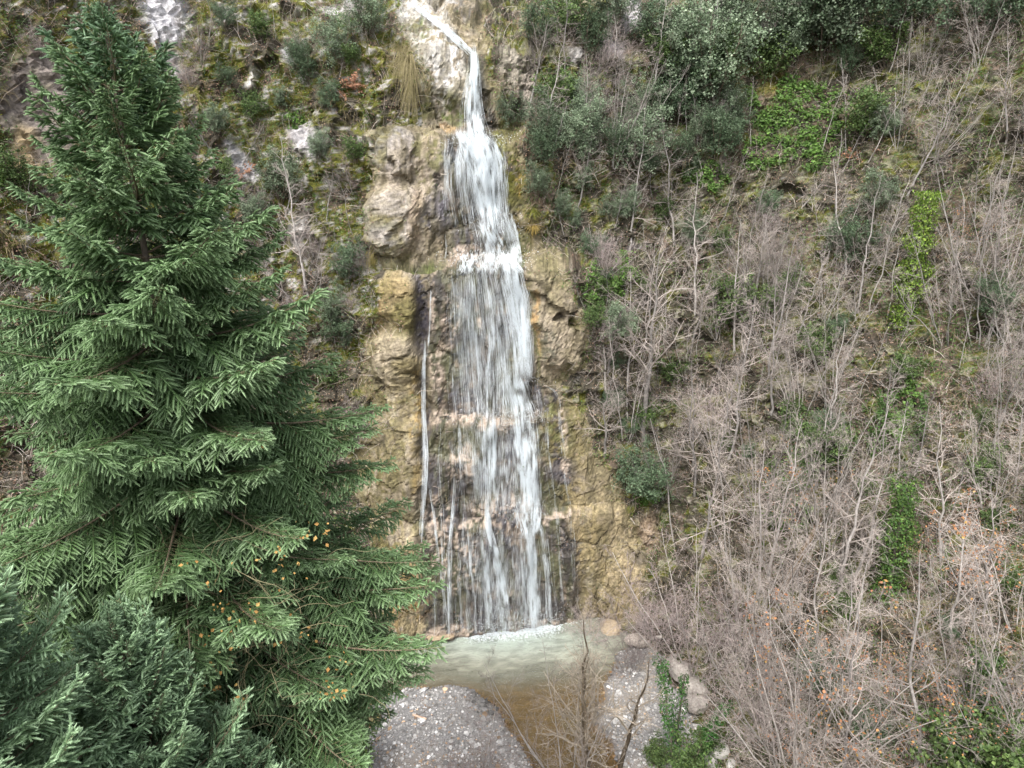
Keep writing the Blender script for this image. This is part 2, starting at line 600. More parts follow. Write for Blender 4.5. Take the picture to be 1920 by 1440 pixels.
rock = rock * (1 - .25 * wetw)[..., None]
wet = wetw * 0.9
# upper chute and pale limestone
paint(815, 110, 46, 100, -12, (0.66, 0.63, 0.59), 1, 0.25, 0)
paint(770, 20, 30, 40, 0, (0.62, 0.60, 0.57), .9, 0.2, 0)
paint(840, 18, 40, 24, 20, (0.50, 0.48, 0.46), .9, 0.05, 0)
paint(885, 20, 26, 44, 10, (0.15, 0.14, 0.14), .9, 0.15)
paint(790, 55, 22, 20, 0, (0.15, 0.19, 0.03), .9, 0.1)
paint(865, 170, 26, 34, 0, (0.36, 0.31, 0.22), .8, 0.1)
paint(820, 205, 44, 30, 0, (0.11, 0.125, 0.03), .95, 0.12)
paint(850, 225, 22, 22, 0, (0.12, 0.16, 0.03), .9, 0.15)
paint(815, 236, 30, 9, 8, (0.50, 0.42, 0.32), 1, 0.2)
paint(838, 243, 22, 6, 12, (0.55, 0.36, 0.17), 1, 0.3, .5)
# left shoulder
paint(735, 285, 48, 44, 0, (0.31, 0.29, 0.30), .9, 0.2, 0)
paint(770, 340, 60, 60, 0, (0.47, 0.39, 0.31), .9, 0.15, 0)
paint(735, 420, 46, 60, 20, (0.47, 0.41, 0.345), 1, 0.3, 0)
paint(725, 445, 22, 34, 20, (0.40, 0.37, 0.36), .7, 0.1, 0)
paint(775, 420, 14, 60, 0, (0.38, 0.28, 0.19), .8, 0.15)
paint(815, 400, 26, 42, -15, (0.17, 0.155, 0.18), .9, 0.15, .7)
paint(790, 465, 40, 20, 0, (0.34, 0.28, 0.20), .8, 0.1)
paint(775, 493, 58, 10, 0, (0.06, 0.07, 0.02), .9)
paint(800, 495, 40, 9, 0, (0.11, 0.16, 0.025), .9, 0.1)
paint(812, 300, 12, 70, 5, (0.13, 0.13, 0.035), .85, 0.05)
paint(785, 300, 9, 60, 5, (0.13, 0.13, 0.035), .85, 0.02)
paint(745, 560, 30, 48, 0, (0.50, 0.37, 0.17), 1, 0.3, 0)
paint(715, 580, 12, 50, 0, (0.32, 0.17, 0.06), .8, 0.05)
paint(765, 590, 18, 40, 0, (0.17, 0.155, 0.04), .8, 0.0)
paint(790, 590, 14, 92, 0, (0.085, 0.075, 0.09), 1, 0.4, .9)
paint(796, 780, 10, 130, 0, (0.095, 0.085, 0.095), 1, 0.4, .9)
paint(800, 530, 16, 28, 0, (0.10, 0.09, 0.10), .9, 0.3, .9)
paint(738, 668, 48, 44, -10, (0.52, 0.43, 0.29), 1, 0.3, 0)
paint(765, 690, 26, 22, 0, (0.25, 0.2, 0.08), .8, 0.0)
paint(735, 800, 56, 90, 0, (0.36, 0.29, 0.14), .9, 0.2)
paint(725, 770, 30, 40, 0, (0.50, 0.42, 0.32), .9, -0.02)
paint(745, 860, 40, 40, 0, (0.50, 0.43, 0.31), .9, -0.06)
paint(725, 900, 50, 70, 0, (0.155, 0.135, 0.035), .9, -0.02)
paint(780, 800, 9, 120, 0, (0.36, 0.23, 0.05), .8, 0.1)
paint(740, 1000, 50, 60, 0, (0.17, 0.145, 0.04), .9, 0.05)
paint(765, 1010, 22, 20, 0, (0.55, 0.45, 0.27), .9, 0.1)
paint(770, 1070, 24, 34, 0, (0.42, 0.30, 0.12), .9, 0.15)
paint(760, 1120, 40, 70, 0, (0.40, 0.26, 0.08), .9, 0.1)
paint(775, 1165, 26, 16, 0, (0.50, 0.40, 0.22), .9, 0.05)
# right shoulder
paint(962, 330, 22, 80, -15, (0.17, 0.165, 0.022), 1, 0.35)
paint(972, 335, 12, 30, -15, (0.38, 0.25, 0.04), .9, 0.08)
paint(945, 250, 14, 40, -10, (0.16, 0.16, 0.025), 1, .3)
paint(985, 430, 26, 40, 0, (0.20, 0.145, 0.03), .9, 0.1)
paint(985, 480, 16, 50, 0, (0.09, 0.12, 0.025), .9, 0.1, .4)
paint(1046, 590, 44, 115, -12, (0.44, 0.36, 0.25), 1, 0.35, 0)
paint(1025, 520, 24, 60, -10, (0.30, 0.25, 0.14), .8, 0.0, 0)
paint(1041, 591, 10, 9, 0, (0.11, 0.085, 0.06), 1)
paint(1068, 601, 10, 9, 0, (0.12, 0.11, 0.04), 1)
paint(1000, 600, 7, 110, -6, (0.14, 0.15, 0.045), .9, 0.2, .6)
paint(1002, 600, 4, 66, -6, (0.48, 0.30, 0.12), 1, 0.2, .5)
paint(1025, 650, 14, 40, -8, (0.14, 0.14, 0.10), .8, 0.05, .5)
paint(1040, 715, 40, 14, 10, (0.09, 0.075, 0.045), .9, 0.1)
paint(1070, 850, 42, 120, -10, (0.21, 0.165, 0.06), .9, 0.15, .4)
paint(1050, 790, 26, 60, -5, (0.13, 0.14, 0.04), .8, -0.02, .6)
paint(1058, 880, 30, 20, 0, (0.12, 0.11, 0.125), .8, 0.0, .6)
paint(1150, 1020, 56, 150, -16, (0.44, 0.345, 0.19), 1, 0.3, 0)
paint(1110, 1060, 30, 130, -6, (0.31, 0.235, 0.095), .8, 0.1, 0)
paint(1185, 1130, 36, 36, 0, (0.27, 0.205, 0.095), .8, 0.15, 0)
paint(1200, 1040, 30, 14, 30, (0.14, 0.12, 0.10), .7, 0.0)
# pale leaf wads and dry tufa on the ledges
for (cx, cy, rx, ry, ang, nz) in [(900, 488, 66, 11, -3, .2), (870, 468, 34, 12, 0, 0.0), (930, 455, 26, 16, 0, -.05), (815, 690, 14, 40, -12, .05), (822, 650, 18, 16, 0, 0.0), (815, 505, 24, 10, 0, .1),
                                  (812, 565, 8, 50, 0, .05), (845, 600, 14, 50, 0, -.12), (880, 792, 88, 13, 4, .15), (845, 775, 40, 9, 0, .0), (860, 862, 22, 36, 10, .05), (880, 885, 22, 10, 0, .05),
                                  (940, 960, 54, 30, 0, .0), (900, 985, 50, 8, 0, .05), (822, 960, 26, 30, 0, -.08), (1030, 975, 22, 10, 0, -.1), (1060, 960, 26, 10, 0, -.12),
                                  (850, 1040, 60, 60, 0, -.16), (845, 1180, 50, 9, 0, .05), (1030, 1168, 44, 6, 0, .2), (1055, 790, 8, 50, -5, .0), (1060, 870, 10, 18, 0, -.05),
                                  (890, 716, 10, 6, -20, .3), (930, 663, 9, 4, -30, .3), (895, 590, 4, 30, -8, .3), (800, 1195, 40, 8, -6, .3), (990, 930, 20, 16, 0, -.1)]:
    w = ell(cx, cy, rx, ry, ang, 0.5, 0.4) * sstep(-0.05, 0.06, n3 * 0.9 + n2 * 0.3 + nz)
    rock = mixc(rock, w * .85, H3(0.44, 0.345, 0.265))
    wet = wet * (1 - w * 0.8)
rock = mixc(rock, sstep(0.06, 0.34, nv + .3 * n3) * .6 * (1 - wetw), H3(0.15, 0.125, 0.075))
rock = mixc(rock, sstep(-.02, .22, n2 + .7 * n3 + .25 * nv) * .42 * (1 - wetw), H3(0.15, 0.125, 0.05))
rock = (rock * .84 + rock.mean(-1, keepdims=True) * .16) * (1 - .10 * (1 - wetw))[..., None] * (1 + .35 * n3 + .2 * nv2)[..., None]
rimmoss = rock_soft * (1 - sstep(.45, .95, rock_wide + .55 * n2 + .35 * n1)) * (1 - wetw)
rock = mixc(rock, rimmoss * .6, H3(0.12, 0.115, 0.03))
TCOL = np.where(rock_soft[..., None] > 0.5, rock, soil)
crack = np.maximum((1 - sstep(.01, .08, ed1)) * sstep(-.15, .25, n0), (1 - sstep(.02, .10, ed2)) * .5 * (n0 > .12))
TCOL = mixc(TCOL, crack * rock_soft * .6, H3(0.075, 0.065, 0.04))


def sheet(name, i0, i1, mat):
    i1 = min(i1, len(cols_a) - 1)
    V = TER[i0:i1 + 1]
    n, m = V.shape[:2]
    idx = np.arange(n * m).reshape(n, m)
    qd = np.stack([idx[:-1, :-1], idx[1:, :-1], idx[1:, 1:], idx[:-1, 1:]], -1).reshape(-1, 4)
    me = make_mesh(name, V.reshape(-1, 3), qd, TCOL[i0:i1 + 1].reshape(-1, 3), [mat], smooth=False, extra={'Wet': wet[i0:i1 + 1].reshape(-1)})
    return link(name, me, kind='structure')


iL = int(np.searchsorted(cols_a, A0 - 7.0))
iR = int(np.searchsorted(cols_a, A0 + 8.5))
sheet('hillside_left', 0, iL, M['rock'])
sheet('cliff', iL, iR, M['rock'])
sheet('hillside_right', iR, len(cols_a) - 1, M['rock'])

# ---- valley floor with pool basin, outlet channel and gravel bars
gx = np.arange(-14, 15.01, 0.14)
gy = np.concatenate([np.arange(-30, 17, 0.5), np.arange(17, 32.6, 0.11)])
FX, FY = np.meshgrid(gx, gy, indexing='ij')
FP = np.stack([FX, FY, np.zeros_like(FX)], -1)
fpx, fpy, _ = project(FP)
fw = fbm(FP * 0.8, 4, 5) * 30 + fbm(FP * 4.0, 3, 55) * 14
BAR_L = [(705, 1302), (765, 1290), (850, 1279), (885, 1292), (935, 1325), (968, 1372), (1000, 1440), (1010, 1700), (200, 1700), (560, 1350)]
BAR_R = [(1108, 1330), (1135, 1270), (1170, 1215), (1230, 1190), (1330, 1190), (1700, 1700), (1180, 1700), (1160, 1440), (1135, 1380)]
bars = (in_poly(fpx + fw, fpy + fw * 0.5, BAR_L) | in_poly(fpx + fw, fpy + fw * 0.5, BAR_R)).astype(float)
bars[:, gy < 17.5] = np.where(np.abs(FX[:, gy < 17.5] - 3.4) < 1.6, 0.0, 1.0)
bl = bars.copy()
for _ in range(8):
    for ax in (0, 1):
        bl = (np.roll(bl, 1, ax) + bl + np.roll(bl, -1, ax)) / 3
pool = np.exp(-(((fpx - 930) / 190) ** 2 + ((fpy - 1222) / 34) ** 2))
FZ = -0.10 + (bl - 0.28) * 0.42 + 0.075 * fbm(FP * 1.2, 4, 6, .6) + 0.03 * fbm(FP * 6, 2, 7) - 0.75 * pool * (1 - bl) - 0.12 * (1 - bl)
edge = np.maximum(np.abs(FX) - 7.5, 0)
FZ = FZ + 0.05 * edge
fn, fn3 = fbm(FP * 0.7, 4, 91), fbm(FP * 5, 3, 92)
fcol = np.zeros(FX.shape + (3,)) + H3(0.27, 0.175, 0.085)
fcol = mixc(fcol, sstep(-0.1, 0.4, fn + fn3 * 0.5) * 0.6, H3(0.25, 0.19, 0.11))
fcol = mixc(fcol, np.exp(-((FZ + .09) / .09) ** 2) * .9, H3(0.33, 0.17, 0.06))
fcol = fcol * (1 + .35 * fbm(FP * np.array([2.5, 7, 1]), 3, 96)[..., None])  # streaks painted into the bed colour imitate light refracted by ripples
fcol = mixc(fcol, pool * 1.2, H3(0.28, 0.29, 0.22))
dry = sstep(0.04, 0.15, FZ + .03 * fn3)
fcol = mixc(fcol, sstep(-0.03, 0.03, FZ), H3(0.20, 0.185, 0.17))
wetbar = np.exp(-(((fpx - 915) / 55) ** 2 + ((fpy - 1325) / 45) ** 2) * 0.9)
fcol = mixc(fcol, dry * (1 - 0.75 * wetbar), H3(0.26, 0.255, 0.25))
fcol = mixc(fcol, sstep(1380, 1460, fpy + fw * 2) * dry * 0.6, H3(0.27, 0.23, 0.19))
idx = np.arange(FX.size).reshape(FX.shape)
fq = np.stack([idx[:-1, :-1], idx[1:, :-1], idx[1:, 1:], idx[:-1, 1:]], -1).reshape(-1, 4)
FV = np.stack([FX, FY, FZ], -1)
link('ground', make_mesh('ground', FV.reshape(-1, 3), fq, fcol.reshape(-1, 3), [M['gravel']], smooth=True), kind='structure')

# ---- pool and stream water: clear where shallow, murky where deep
wx = np.arange(-9, 10.01, 0.16)
wy = np.concatenate([np.arange(-30, 16, .5), np.arange(16, 32.01, 0.13)])
WX, WY = np.meshgrid(wx, wy, indexing='ij')
WP = np.stack([WX, WY, np.zeros_like(WX)], -1)
wpx, wpy, _ = project(WP)
murk = np.clip(0.50 * sstep(1325, 1235, wpy + (wpx - 930) * .06) + 0.62 * np.exp(-(((wpx - 930) / 240) ** 2 + ((wpy - 1205) / 42) ** 2)), 0, 0.92)
swirl = WP + .8 * np.stack([fbm(WP * .5, 2, 401), fbm(WP * .5, 2, 402), np.zeros_like(WX)], -1)
ripple_light = fbm(swirl * np.array([1.6, 4.5, 1]), 4, 44, .6)
murk = np.clip(np.where(WY < 17, 0.25, murk) * (1 + 0.5 * ripple_light), 0, .95)  # ripple brightness is put into the murkiness as well
wcol = np.zeros(WX.shape + (3,)) + H3(0.34, 0.335, 0.26)
wcol = mixc(wcol, np.exp(-(((wpx - 930) / 230) ** 2 + ((wpy - 1195) / 40) ** 2)) * 1.1, H3(0.35, 0.40, 0.345))
wcol = wcol * (1 + .32 * ripple_light[..., None])  # light and dark of the ripples painted into the water colour
wm = bpy.data.materials.new('stream_water')
nt, N, L = nodes_of(wm)
out = N('ShaderNodeOutputMaterial')
tr = N('ShaderNodeBsdfTransparent')
tr.inputs['Color'].default_value = (0.86, 0.88, 0.82, 1)
df = N('ShaderNodeBsdfDiffuse')
vc = N('ShaderNodeVertexColor'); vc.layer_name = 'Col'
L(vc.outputs['Color'], df.inputs['Color'])
mk = N('ShaderNodeVertexColor'); mk.layer_name = 'Murk'
m1 = N('ShaderNodeMixShader')
L(mk.outputs['Color'], m1.inputs['Fac']); L(tr.outputs[0], m1.inputs[1]); L(df.outputs[0], m1.inputs[2])
gl = N('ShaderNodeBsdfGlossy'); gl.inputs['Roughness'].default_value = 0.08
fr = N('ShaderNodeFresnel'); fr.inputs['IOR'].default_value = 1.33
m2 = N('ShaderNodeMixShader')
geo = N('ShaderNodeNewGeometry')
mp = N('ShaderNodeMapping'); mp.inputs['Scale'].default_value = (1.0, 2.2, 1.0)
L(geo.outputs['Position'], mp.inputs['Vector'])
nz = N('ShaderNodeTexNoise'); nz.inputs['Scale'].default_value = 4.5; nz.inputs['Detail'].default_value = 5; nz.inputs['Distortion'].default_value = 0.6
L(mp.outputs[0], nz.inputs['Vector'])
bp = N('ShaderNodeBump'); bp.inputs['Strength'].default_value = 0.9; bp.inputs['Distance'].default_value = 0.12
L(nz.outputs['Fac'], bp.inputs['Height'])
L(bp.outputs[0], gl.inputs['Normal']); L(bp.outputs[0], fr.inputs['Normal'])
L(fr.outputs[0], m2.inputs['Fac']); L(m1.outputs[0], m2.inputs[1]); L(gl.outputs[0], m2.inputs[2])
L(m2.outputs[0], out.inputs['Surface'])
idx = np.arange(WX.size).reshape(WX.shape)
wqd = np.stack([idx[:-1, :-1], idx[1:, :-1], idx[1:, 1:], idx[:-1, 1:]], -1).reshape(-1, 4)
link('water', make_mesh('water', WP.reshape(-1, 3), wqd, wcol.reshape(-1, 3), [wm], smooth=True, extra={'Murk': murk.reshape(-1)}), kind='structure')

# ---- ray caster on the slopes and floor
_n, _m = GA.shape
_i = np.arange(_n * _m).reshape(_n, _m)[:, ::2]
_q = np.stack([_i[:-1, :-1], _i[1:, :-1], _i[1:, 1:], _i[:-1, 1:]], -1).reshape(-1, 4)
_g = np.arange(FX.size).reshape(FX.shape)[::2, ::2]
_gq = np.stack([_g[:-1, :-1], _g[1:, :-1], _g[1:, 1:], _g[:-1, 1:]], -1).reshape(-1, 4) + TER.reshape(-1, 3).shape[0]
BVH = BVHTree.FromPolygons(np.vstack([TER.reshape(-1, 3), FV.reshape(-1, 3)]).tolist(), np.vstack([_q, _gq]).tolist())


def hit(px, py):
    """point and normal where the sight line through a photo pixel meets the slope or the floor"""
    d = ray(px, py)
    loc, nrm, i, dist = BVH.ray_cast(Vector(CAM), Vector(d).normalized())
    if loc is None:
        return at_depth(px, py, 36.0), np.array([0, -1, 0.3])
    nrm = np.array(nrm)
    if nrm @ d > 0:
        nrm = -nrm
    return np.array(loc), nrm

# ------------------------------------------------------------------ the waterfall
PXA = np.arange(730, 1121, 5.0)
PYA = np.arange(-20, 1231, 6.0)
DEP = np.zeros((len(PYA), len(PXA)))
for i, yy in enumerate(PYA):
    for j, xx in enumerate(PXA):
        p, _ = hit(xx, yy)
        DEP[i, j] = (p - CAM) @ AX_F
k = 7
pad = np.pad(DEP, ((k, k), (0, 0)), mode='edge')
DSM = np.mean([pad[t:t + len(PYA)] for t in range(2 * k + 1)], axis=0)
DMN = np.min([pad[t:t + len(PYA)] for t in range(k - 3, k + 4)], axis=0)
DWAT = np.minimum(DSM, DEP) * 0.35 + DMN * 0.65


def water_point(px, py, off):
    fi = np.clip((py - PYA[0]) / 6.0, 0, len(PYA) - 1.001)
    fj = np.clip((px - PXA[0]) / 5.0, 0, len(PXA) - 1.001)
    i, j = fi.astype(int), fj.astype(int)
    a, b = fi - i, fj - j
    d = DWAT[i, j] * (1 - a) * (1 - b) + DWAT[i + 1, j] * a * (1 - b) + DWAT[i, j + 1] * (1 - a) * b + DWAT[i + 1, j + 1] * a * b
    d = d - off
    r = np.stack([(px - 960) / F_PX, np.zeros_like(px), np.zeros_like(px)], -1) + AX_F + AX_U * ((720 - py) / F_PX)[..., None]
    return CAM + r * d[..., None]


def white_mat(name):
    m = bpy.data.materials.new(name)
    nt, N, L = nodes_of(m)
    out = N('ShaderNodeOutputMaterial')
    df = N('ShaderNodeBsdfDiffuse')
    df.inputs['Color'].default_value = (0.90, 0.955, 0.985, 1)
    tl = N('ShaderNodeBsdfTranslucent')
    tl.inputs['Color'].default_value = (0.90, 0.955, 0.985, 1)
    b = N('ShaderNodeMixShader')
    b.inputs['Fac'].default_value = 0.5
    L(df.outputs[0], b.inputs[1]); L(tl.outputs[0], b.inputs[2])
    L(b.outputs[0], out.inputs['Surface'])
    return m


M['white'] = white_mat('white_water')
fall = link('waterfall', None, loc=(0, 30, 0), label='tall white waterfall streaming down the tan rock face into the pool', cat='waterfall')
INVF = Matrix.Translation((0, -30, 0))


def ribbons(name, pts, hw, n, alpha, seg=(90, 240), width=(0.015, 0.05), off=(0.03, 0.2), milky=0, end_free=1.0):
    """one stream: many thin falling ribbons of water along a course given by photo pixels; hw: half width at each point"""
    pts = np.array(pts, float)
    cum = np.concatenate([[0], np.cumsum(np.linalg.norm(np.diff(pts, axis=0), axis=1))])
    hw = np.interp(cum, np.linspace(0, cum[-1], len(hw)), hw)
    V, Fc, base = [], [], 0
    K = 9
    for kind in (0, 1):
        m = int(milky * 7) if kind else int(n * 0.95)
        if not m:
            continue
        ln = np.minimum(RNG.uniform(*seg, m) * (1.0 if kind else .75), cum[-1])
        st = RNG.uniform(0, 1.0, m) * (cum[-1] - 0.5 * ln) - ln * 0.25
        nc = max(2, int(hw.mean() / 2.2))
        cen = RNG.uniform(-1, 1, nc)
        pick = RNG.choice(nc, m, p=(lambda w: w / w.sum())(RNG.uniform(0.1, 1, nc) ** 2))
        lat = cen[pick] + RNG.normal(0, 0.9 / nc, m)
        lat = np.where(RNG.uniform(0, 1, m) < 0.12, RNG.normal(0, 0.5, m), lat)
        if kind:
            lat = RNG.normal(0, 0.45, m)
        lat = np.clip(lat, -1.15, 1.15)
        wob = RNG.uniform(-0.08, 0.08, m)
        u0 = st[:, None] + ln[:, None] * np.linspace(0, 1, K)[None]
        ext = np.abs(RNG.normal(0, 9, (m, 1))) * min(1, hw.mean() / 8)
        u = np.clip(u0, 0, cum[-1])
        over = np.clip(u0 - cum[-1], 0, ext) + np.clip(u0, -ext, 0)
        cx, cy = np.interp(u, cum, pts[:, 0]), np.interp(u, cum, pts[:, 1])
        h = np.interp(u, cum, hw)
        x = cx + (lat[:, None] + wob[:, None] * np.linspace(-1, 1, K)[None]) * h
        x = x + RNG.normal(0, 0.35, x.shape)
        cy = cy + over * end_free
        offs = RNG.uniform(*off, m)[:, None] + RNG.normal(0, 0.01, x.shape)
        P = water_point(x, cy, offs)
        T = np.gradient(P, axis=1)
        view = P - CAM
        S = np.cross(T, view)
        S /= np.maximum(np.linalg.norm(S, axis=2, keepdims=True), 1e-6)
        tilt = RNG.uniform(-0.3, 0.3, (m, 1, 1))
        S = S + view / np.linalg.norm(view, axis=2, keepdims=True) * tilt
        w = RNG.uniform(*width, m) * 0.40 if kind == 0 else RNG.uniform(0.004, 0.009, m)
        W = w[:, None] * (0.55 + 0.6 * np.linspace(0, 1, K)[None]) * RNG.uniform(0.75, 1.25, x.shape)
        W = W * np.sin(np.linspace(0.0, math.pi, K))[None] ** 0.6 * (0.35 + 0.65 * alpha)
        W = W * ((u0 > -2 - ext * end_free) & (u0 < cum[-1] + 2 + ext * end_free)) * (0.62 + 1.15 * vnoise(P * np.array([8, 8, 2.4]), 77)).clip(0.04, 1.7)
        v = np.stack([P - S * W[..., None] * 0.5, P + S * W[..., None] * 0.5], 2).reshape(-1, 3)
        i = np.arange(m * K * 2).reshape(m, K, 2)
        f = np.stack([i[:, :-1, 0], i[:, :-1, 1], i[:, 1:, 1], i[:, 1:, 0]], -1).reshape(-1, 4) + base
        V.append(v); Fc.append(f)
        base += len(v)
    V = np.concatenate(V) - np.array([0, 30, 0])
    me = make_mesh(name, V, np.concatenate(Fc), None, [M['white']], smooth=True)
    return link(name, me, parent=fall)


B = ribbons
B('chute', [(770, 8), (812, 36), (846, 64), (866, 84), (886, 102)], [5, 7, 9, 9, 8], 130, 1.0, (30, 70), (0.03, 0.09), milky=40)
B('plume', [(888, 94), (890, 130), (887, 170), (886, 210), (893, 262)], [8, 11, 17, 22, 26], 300, 1.0, (50, 130), (0.02, 0.06), (0.1, 0.4), milky=60)
B('veil', [(884, 252), (888, 300), (892, 350), (902, 420)], [30, 50, 50, 46], 260, 0.8, (60, 150), (0.015, 0.045), (0.1, 0.4), milky=80)
B('veil', [(885, 250), (905, 300), (918, 350), (925, 400), (928, 430)], [34, 36, 32, 26, 22], 420, 1.0, (50, 130), (0.02, 0.055), (0.1, 0.4), milky=70)
B('veil', [(890, 250), (910, 275), (922, 310), (926, 350)], [34, 34, 28, 22], 420, 1.0, (25, 80), (0.03, 0.08), (0.1, 0.4), milky=60)
B('stream', [(918, 262), (936, 300), (943, 350), (948, 400), (954, 425)], [8, 7, 5, 5, 5], 80, 1.0, (50, 110), (0.015, 0.04))
B('stream', [(842, 255), (838, 300), (836, 350), (838, 400)], [10, 9, 6, 4], 40, 0.5, (50, 110), (0.01, 0.03))
B('cascade', [(905, 415), (915, 440), (925, 465), (930, 492)], [22, 26, 32, 40], 200, 0.95, (30, 70), (0.02, 0.06), milky=30)
B('cascade', [(942, 405), (955, 435), (962, 465), (967, 495)], [16, 14, 12, 12], 140, 1.0, (30, 80), (0.02, 0.05), milky=20)
B('ledge_foam', [(915, 474), (920, 512)], [50, 62], 520, 1.0, (8, 30), (0.03, 0.09), (0.1, 0.35), milky=60)
B('veil', [(955, 492), (968, 560), (978, 640), (984, 705)], [20, 24, 20, 18], 380, 1.0, (60, 190), (0.015, 0.05), (0.05, 0.3), milky=80)
B('veil', [(912, 492), (925, 560), (935, 640), (940, 710), (940, 780)], [34, 44, 48, 46, 44], 190, 0.8, (70, 220), (0.012, 0.038), milky=70)
B('veil', [(870, 500), (872, 600), (878, 700), (885, 780)], [26, 30, 34, 36], 100, 0.5, (80, 220), (0.01, 0.03), milky=50)
B('stream', [(905, 500), (915, 560), (922, 640), (914, 690), (912, 785)], [5, 5, 5, 5, 5], 110, 1.0, (60, 150), (0.015, 0.04))
B('stream', [(884, 505), (890, 580), (893, 640), (896, 720), (902, 780)], [4, 4, 4, 5, 5], 60, 0.9, (60, 150), (0.012, 0.035))
B('stream', [(850, 505), (853, 600), (852, 680), (858, 760)], [3, 3, 3, 4], 30, 0.7, (60, 150), (0.012, 0.03))
B('stream', [(972, 590), (984, 640), (994, 690), (998, 706)], [3, 3, 3, 3], 45, 1.0, (40, 90), (0.015, 0.04))
B('trickle', [(994, 704), (1012, 712), (1024, 724), (1040, 732), (1050, 752), (1052, 800), (1058, 850), (1062, 900), (1068, 960), (1074, 1020), (1078, 1080), (1080, 1125)], [3, 3, 3, 3, 4, 4, 4, 4, 4, 4, 4, 4], 70, 0.6, (30, 110), (0.010, 0.03))
B('trickle', [(1006, 715), (1012, 760), (1016, 800)], [5, 6, 6], 30, 0.6, (30, 70), (0.012, 0.03))
B('cascade', [(960, 705), (968, 740), (978, 780)], [26, 30, 32], 240, 0.95, (30, 80), (0.015, 0.05), milky=50)
B('cascade', [(978, 775), (985, 840), (990, 900), (994, 960)], [24, 22, 20, 20], 470, 1.0, (50, 150), (0.015, 0.05), milky=80)
B('stream', [(915, 780), (916, 840), (917, 900), (916, 930)], [15, 14, 13, 12], 190, 0.95, (50, 120), (0.015, 0.045), milky=30)
B('stream', [(862, 800), (862, 840), (866, 880)], [4, 3, 3], 30, 0.8, (40, 80), (0.012, 0.03))
B('stream', [(878, 800), (884, 850), (890, 910)], [4, 4, 5], 36, 0.75, (40, 90), (0.012, 0.03))
B('cascade', [(988, 955), (990, 980), (993, 1000)], [24, 20, 15], 150, 1.0, (20, 50), (0.03, 0.07), milky=30)
B('stream', [(993, 990), (999, 1050), (1002, 1110), (1004, 1178)], [11, 9, 9, 11], 220, 1.0, (60, 150), (0.02, 0.05), milky=50)
B('stream', [(1008, 970), (1020, 1000), (1028, 1080), (1032, 1172)], [6, 6, 5, 6], 110, 0.9, (60, 140), (0.015, 0.04))
B('stream', [(978, 1000), (980, 1060), (984, 1120), (985, 1175)], [8, 8, 9, 10], 60, 0.5, (60, 140), (0.012, 0.03), milky=20)
B('stream', [(914, 930), (914, 985), (926, 1030), (938, 1090), (946, 1187)], [6, 6, 7, 9, 12], 200, 0.95, (60, 150), (0.015, 0.045), milky=40)
B('stream', [(905, 990), (910, 1050), (914, 1120), (918, 1187)], [7, 7, 8, 9], 90, 0.7, (60, 140), (0.012, 0.035), milky=20)
B('stream', [(878, 995), (883, 1060), (890, 1120), (893, 1187)], [3, 3, 3, 4], 50, 0.8, (60, 140), (0.012, 0.035))
B('trickle', [(808, 545), (806, 600), (803, 640), (801, 668)], [2, 2, 2, 2], 36, 0.9, (40, 90), (0.012, 0.035))
B('trickle', [(796, 640), (794, 700), (794, 780), (797, 850), (796, 900), (792, 960), (790, 1010)], [2.5, 3, 3.5, 5, 5, 4, 3], 130, 0.85, (60, 160), (0.012, 0.04), milky=20)
B('trickle', [(803, 900), (812, 960), (820, 1030), (828, 1100), (842, 1190)], [2.5, 2.5, 3, 3, 4], 80, 0.75, (60, 150), (0.012, 0.035))
B('trickle', [(857, 885), (852, 950), (846, 1020), (844, 1100), (846, 1190)], [3.5, 4, 4, 4, 5], 130, 0.9, (60, 150), (0.015, 0.04))
B('trickle', [(815, 1050), (816, 1120), (815, 1188)], [3, 3, 3], 26, 0.5, (50, 100), (0.01, 0.03))
B('trickle', [(860, 1010), (862, 1100), (866, 1188)], [3, 3, 3], 26, 0.5, (50, 100), (0.01, 0.03))
B('trickle', [(1042, 930), (1048, 1000), (1054, 1080), (1058, 1130)], [3, 3, 4, 4], 40, 0.55, (50, 120), (0.01, 0.03))
B('trickle', [(837, 440), (838, 470), (836, 490)], [2, 2, 2], 14, 0.8, (20, 45), (0.012, 0.03))

B('veil', [(930, 790), (932, 870), (930, 960)], [84, 82, 76], 230, 0.6, (50, 120), (0.012, 0.03), milky=110)
B('veil', [(935, 985), (936, 1080), (936, 1180)], [80, 90, 94], 250, 0.6, (50, 130), (0.012, 0.03), milky=110)
B('spray', [(925, 500), (935, 600), (945, 700), (950, 780)], [60, 66, 66, 60], 40, 0.6, (20, 60), (0.01, 0.03), (0.2, 0.6), milky=30)
B('trickle', [(830, 800), (826, 880), (832, 960), (836, 1080), (838, 1188)], [5, 6, 6, 6, 6], 60, 0.6, (40, 120), (0.012, 0.03))
B('trickle', [(868, 890), (872, 980), (874, 1080), (878, 1188)], [5, 5, 5, 6], 60, 0.7, (40, 120), (0.012, 0.03))
B('trickle', [(895, 800), (896, 860), (898, 930)], [4, 4, 5], 40, 0.8, (40, 100), (0.012, 0.03))
B('trickle', [(1020, 760), (1024, 850), (1036, 930)], [5, 5, 5], 36, 0.6, (40, 100), (0.012, 0.03))
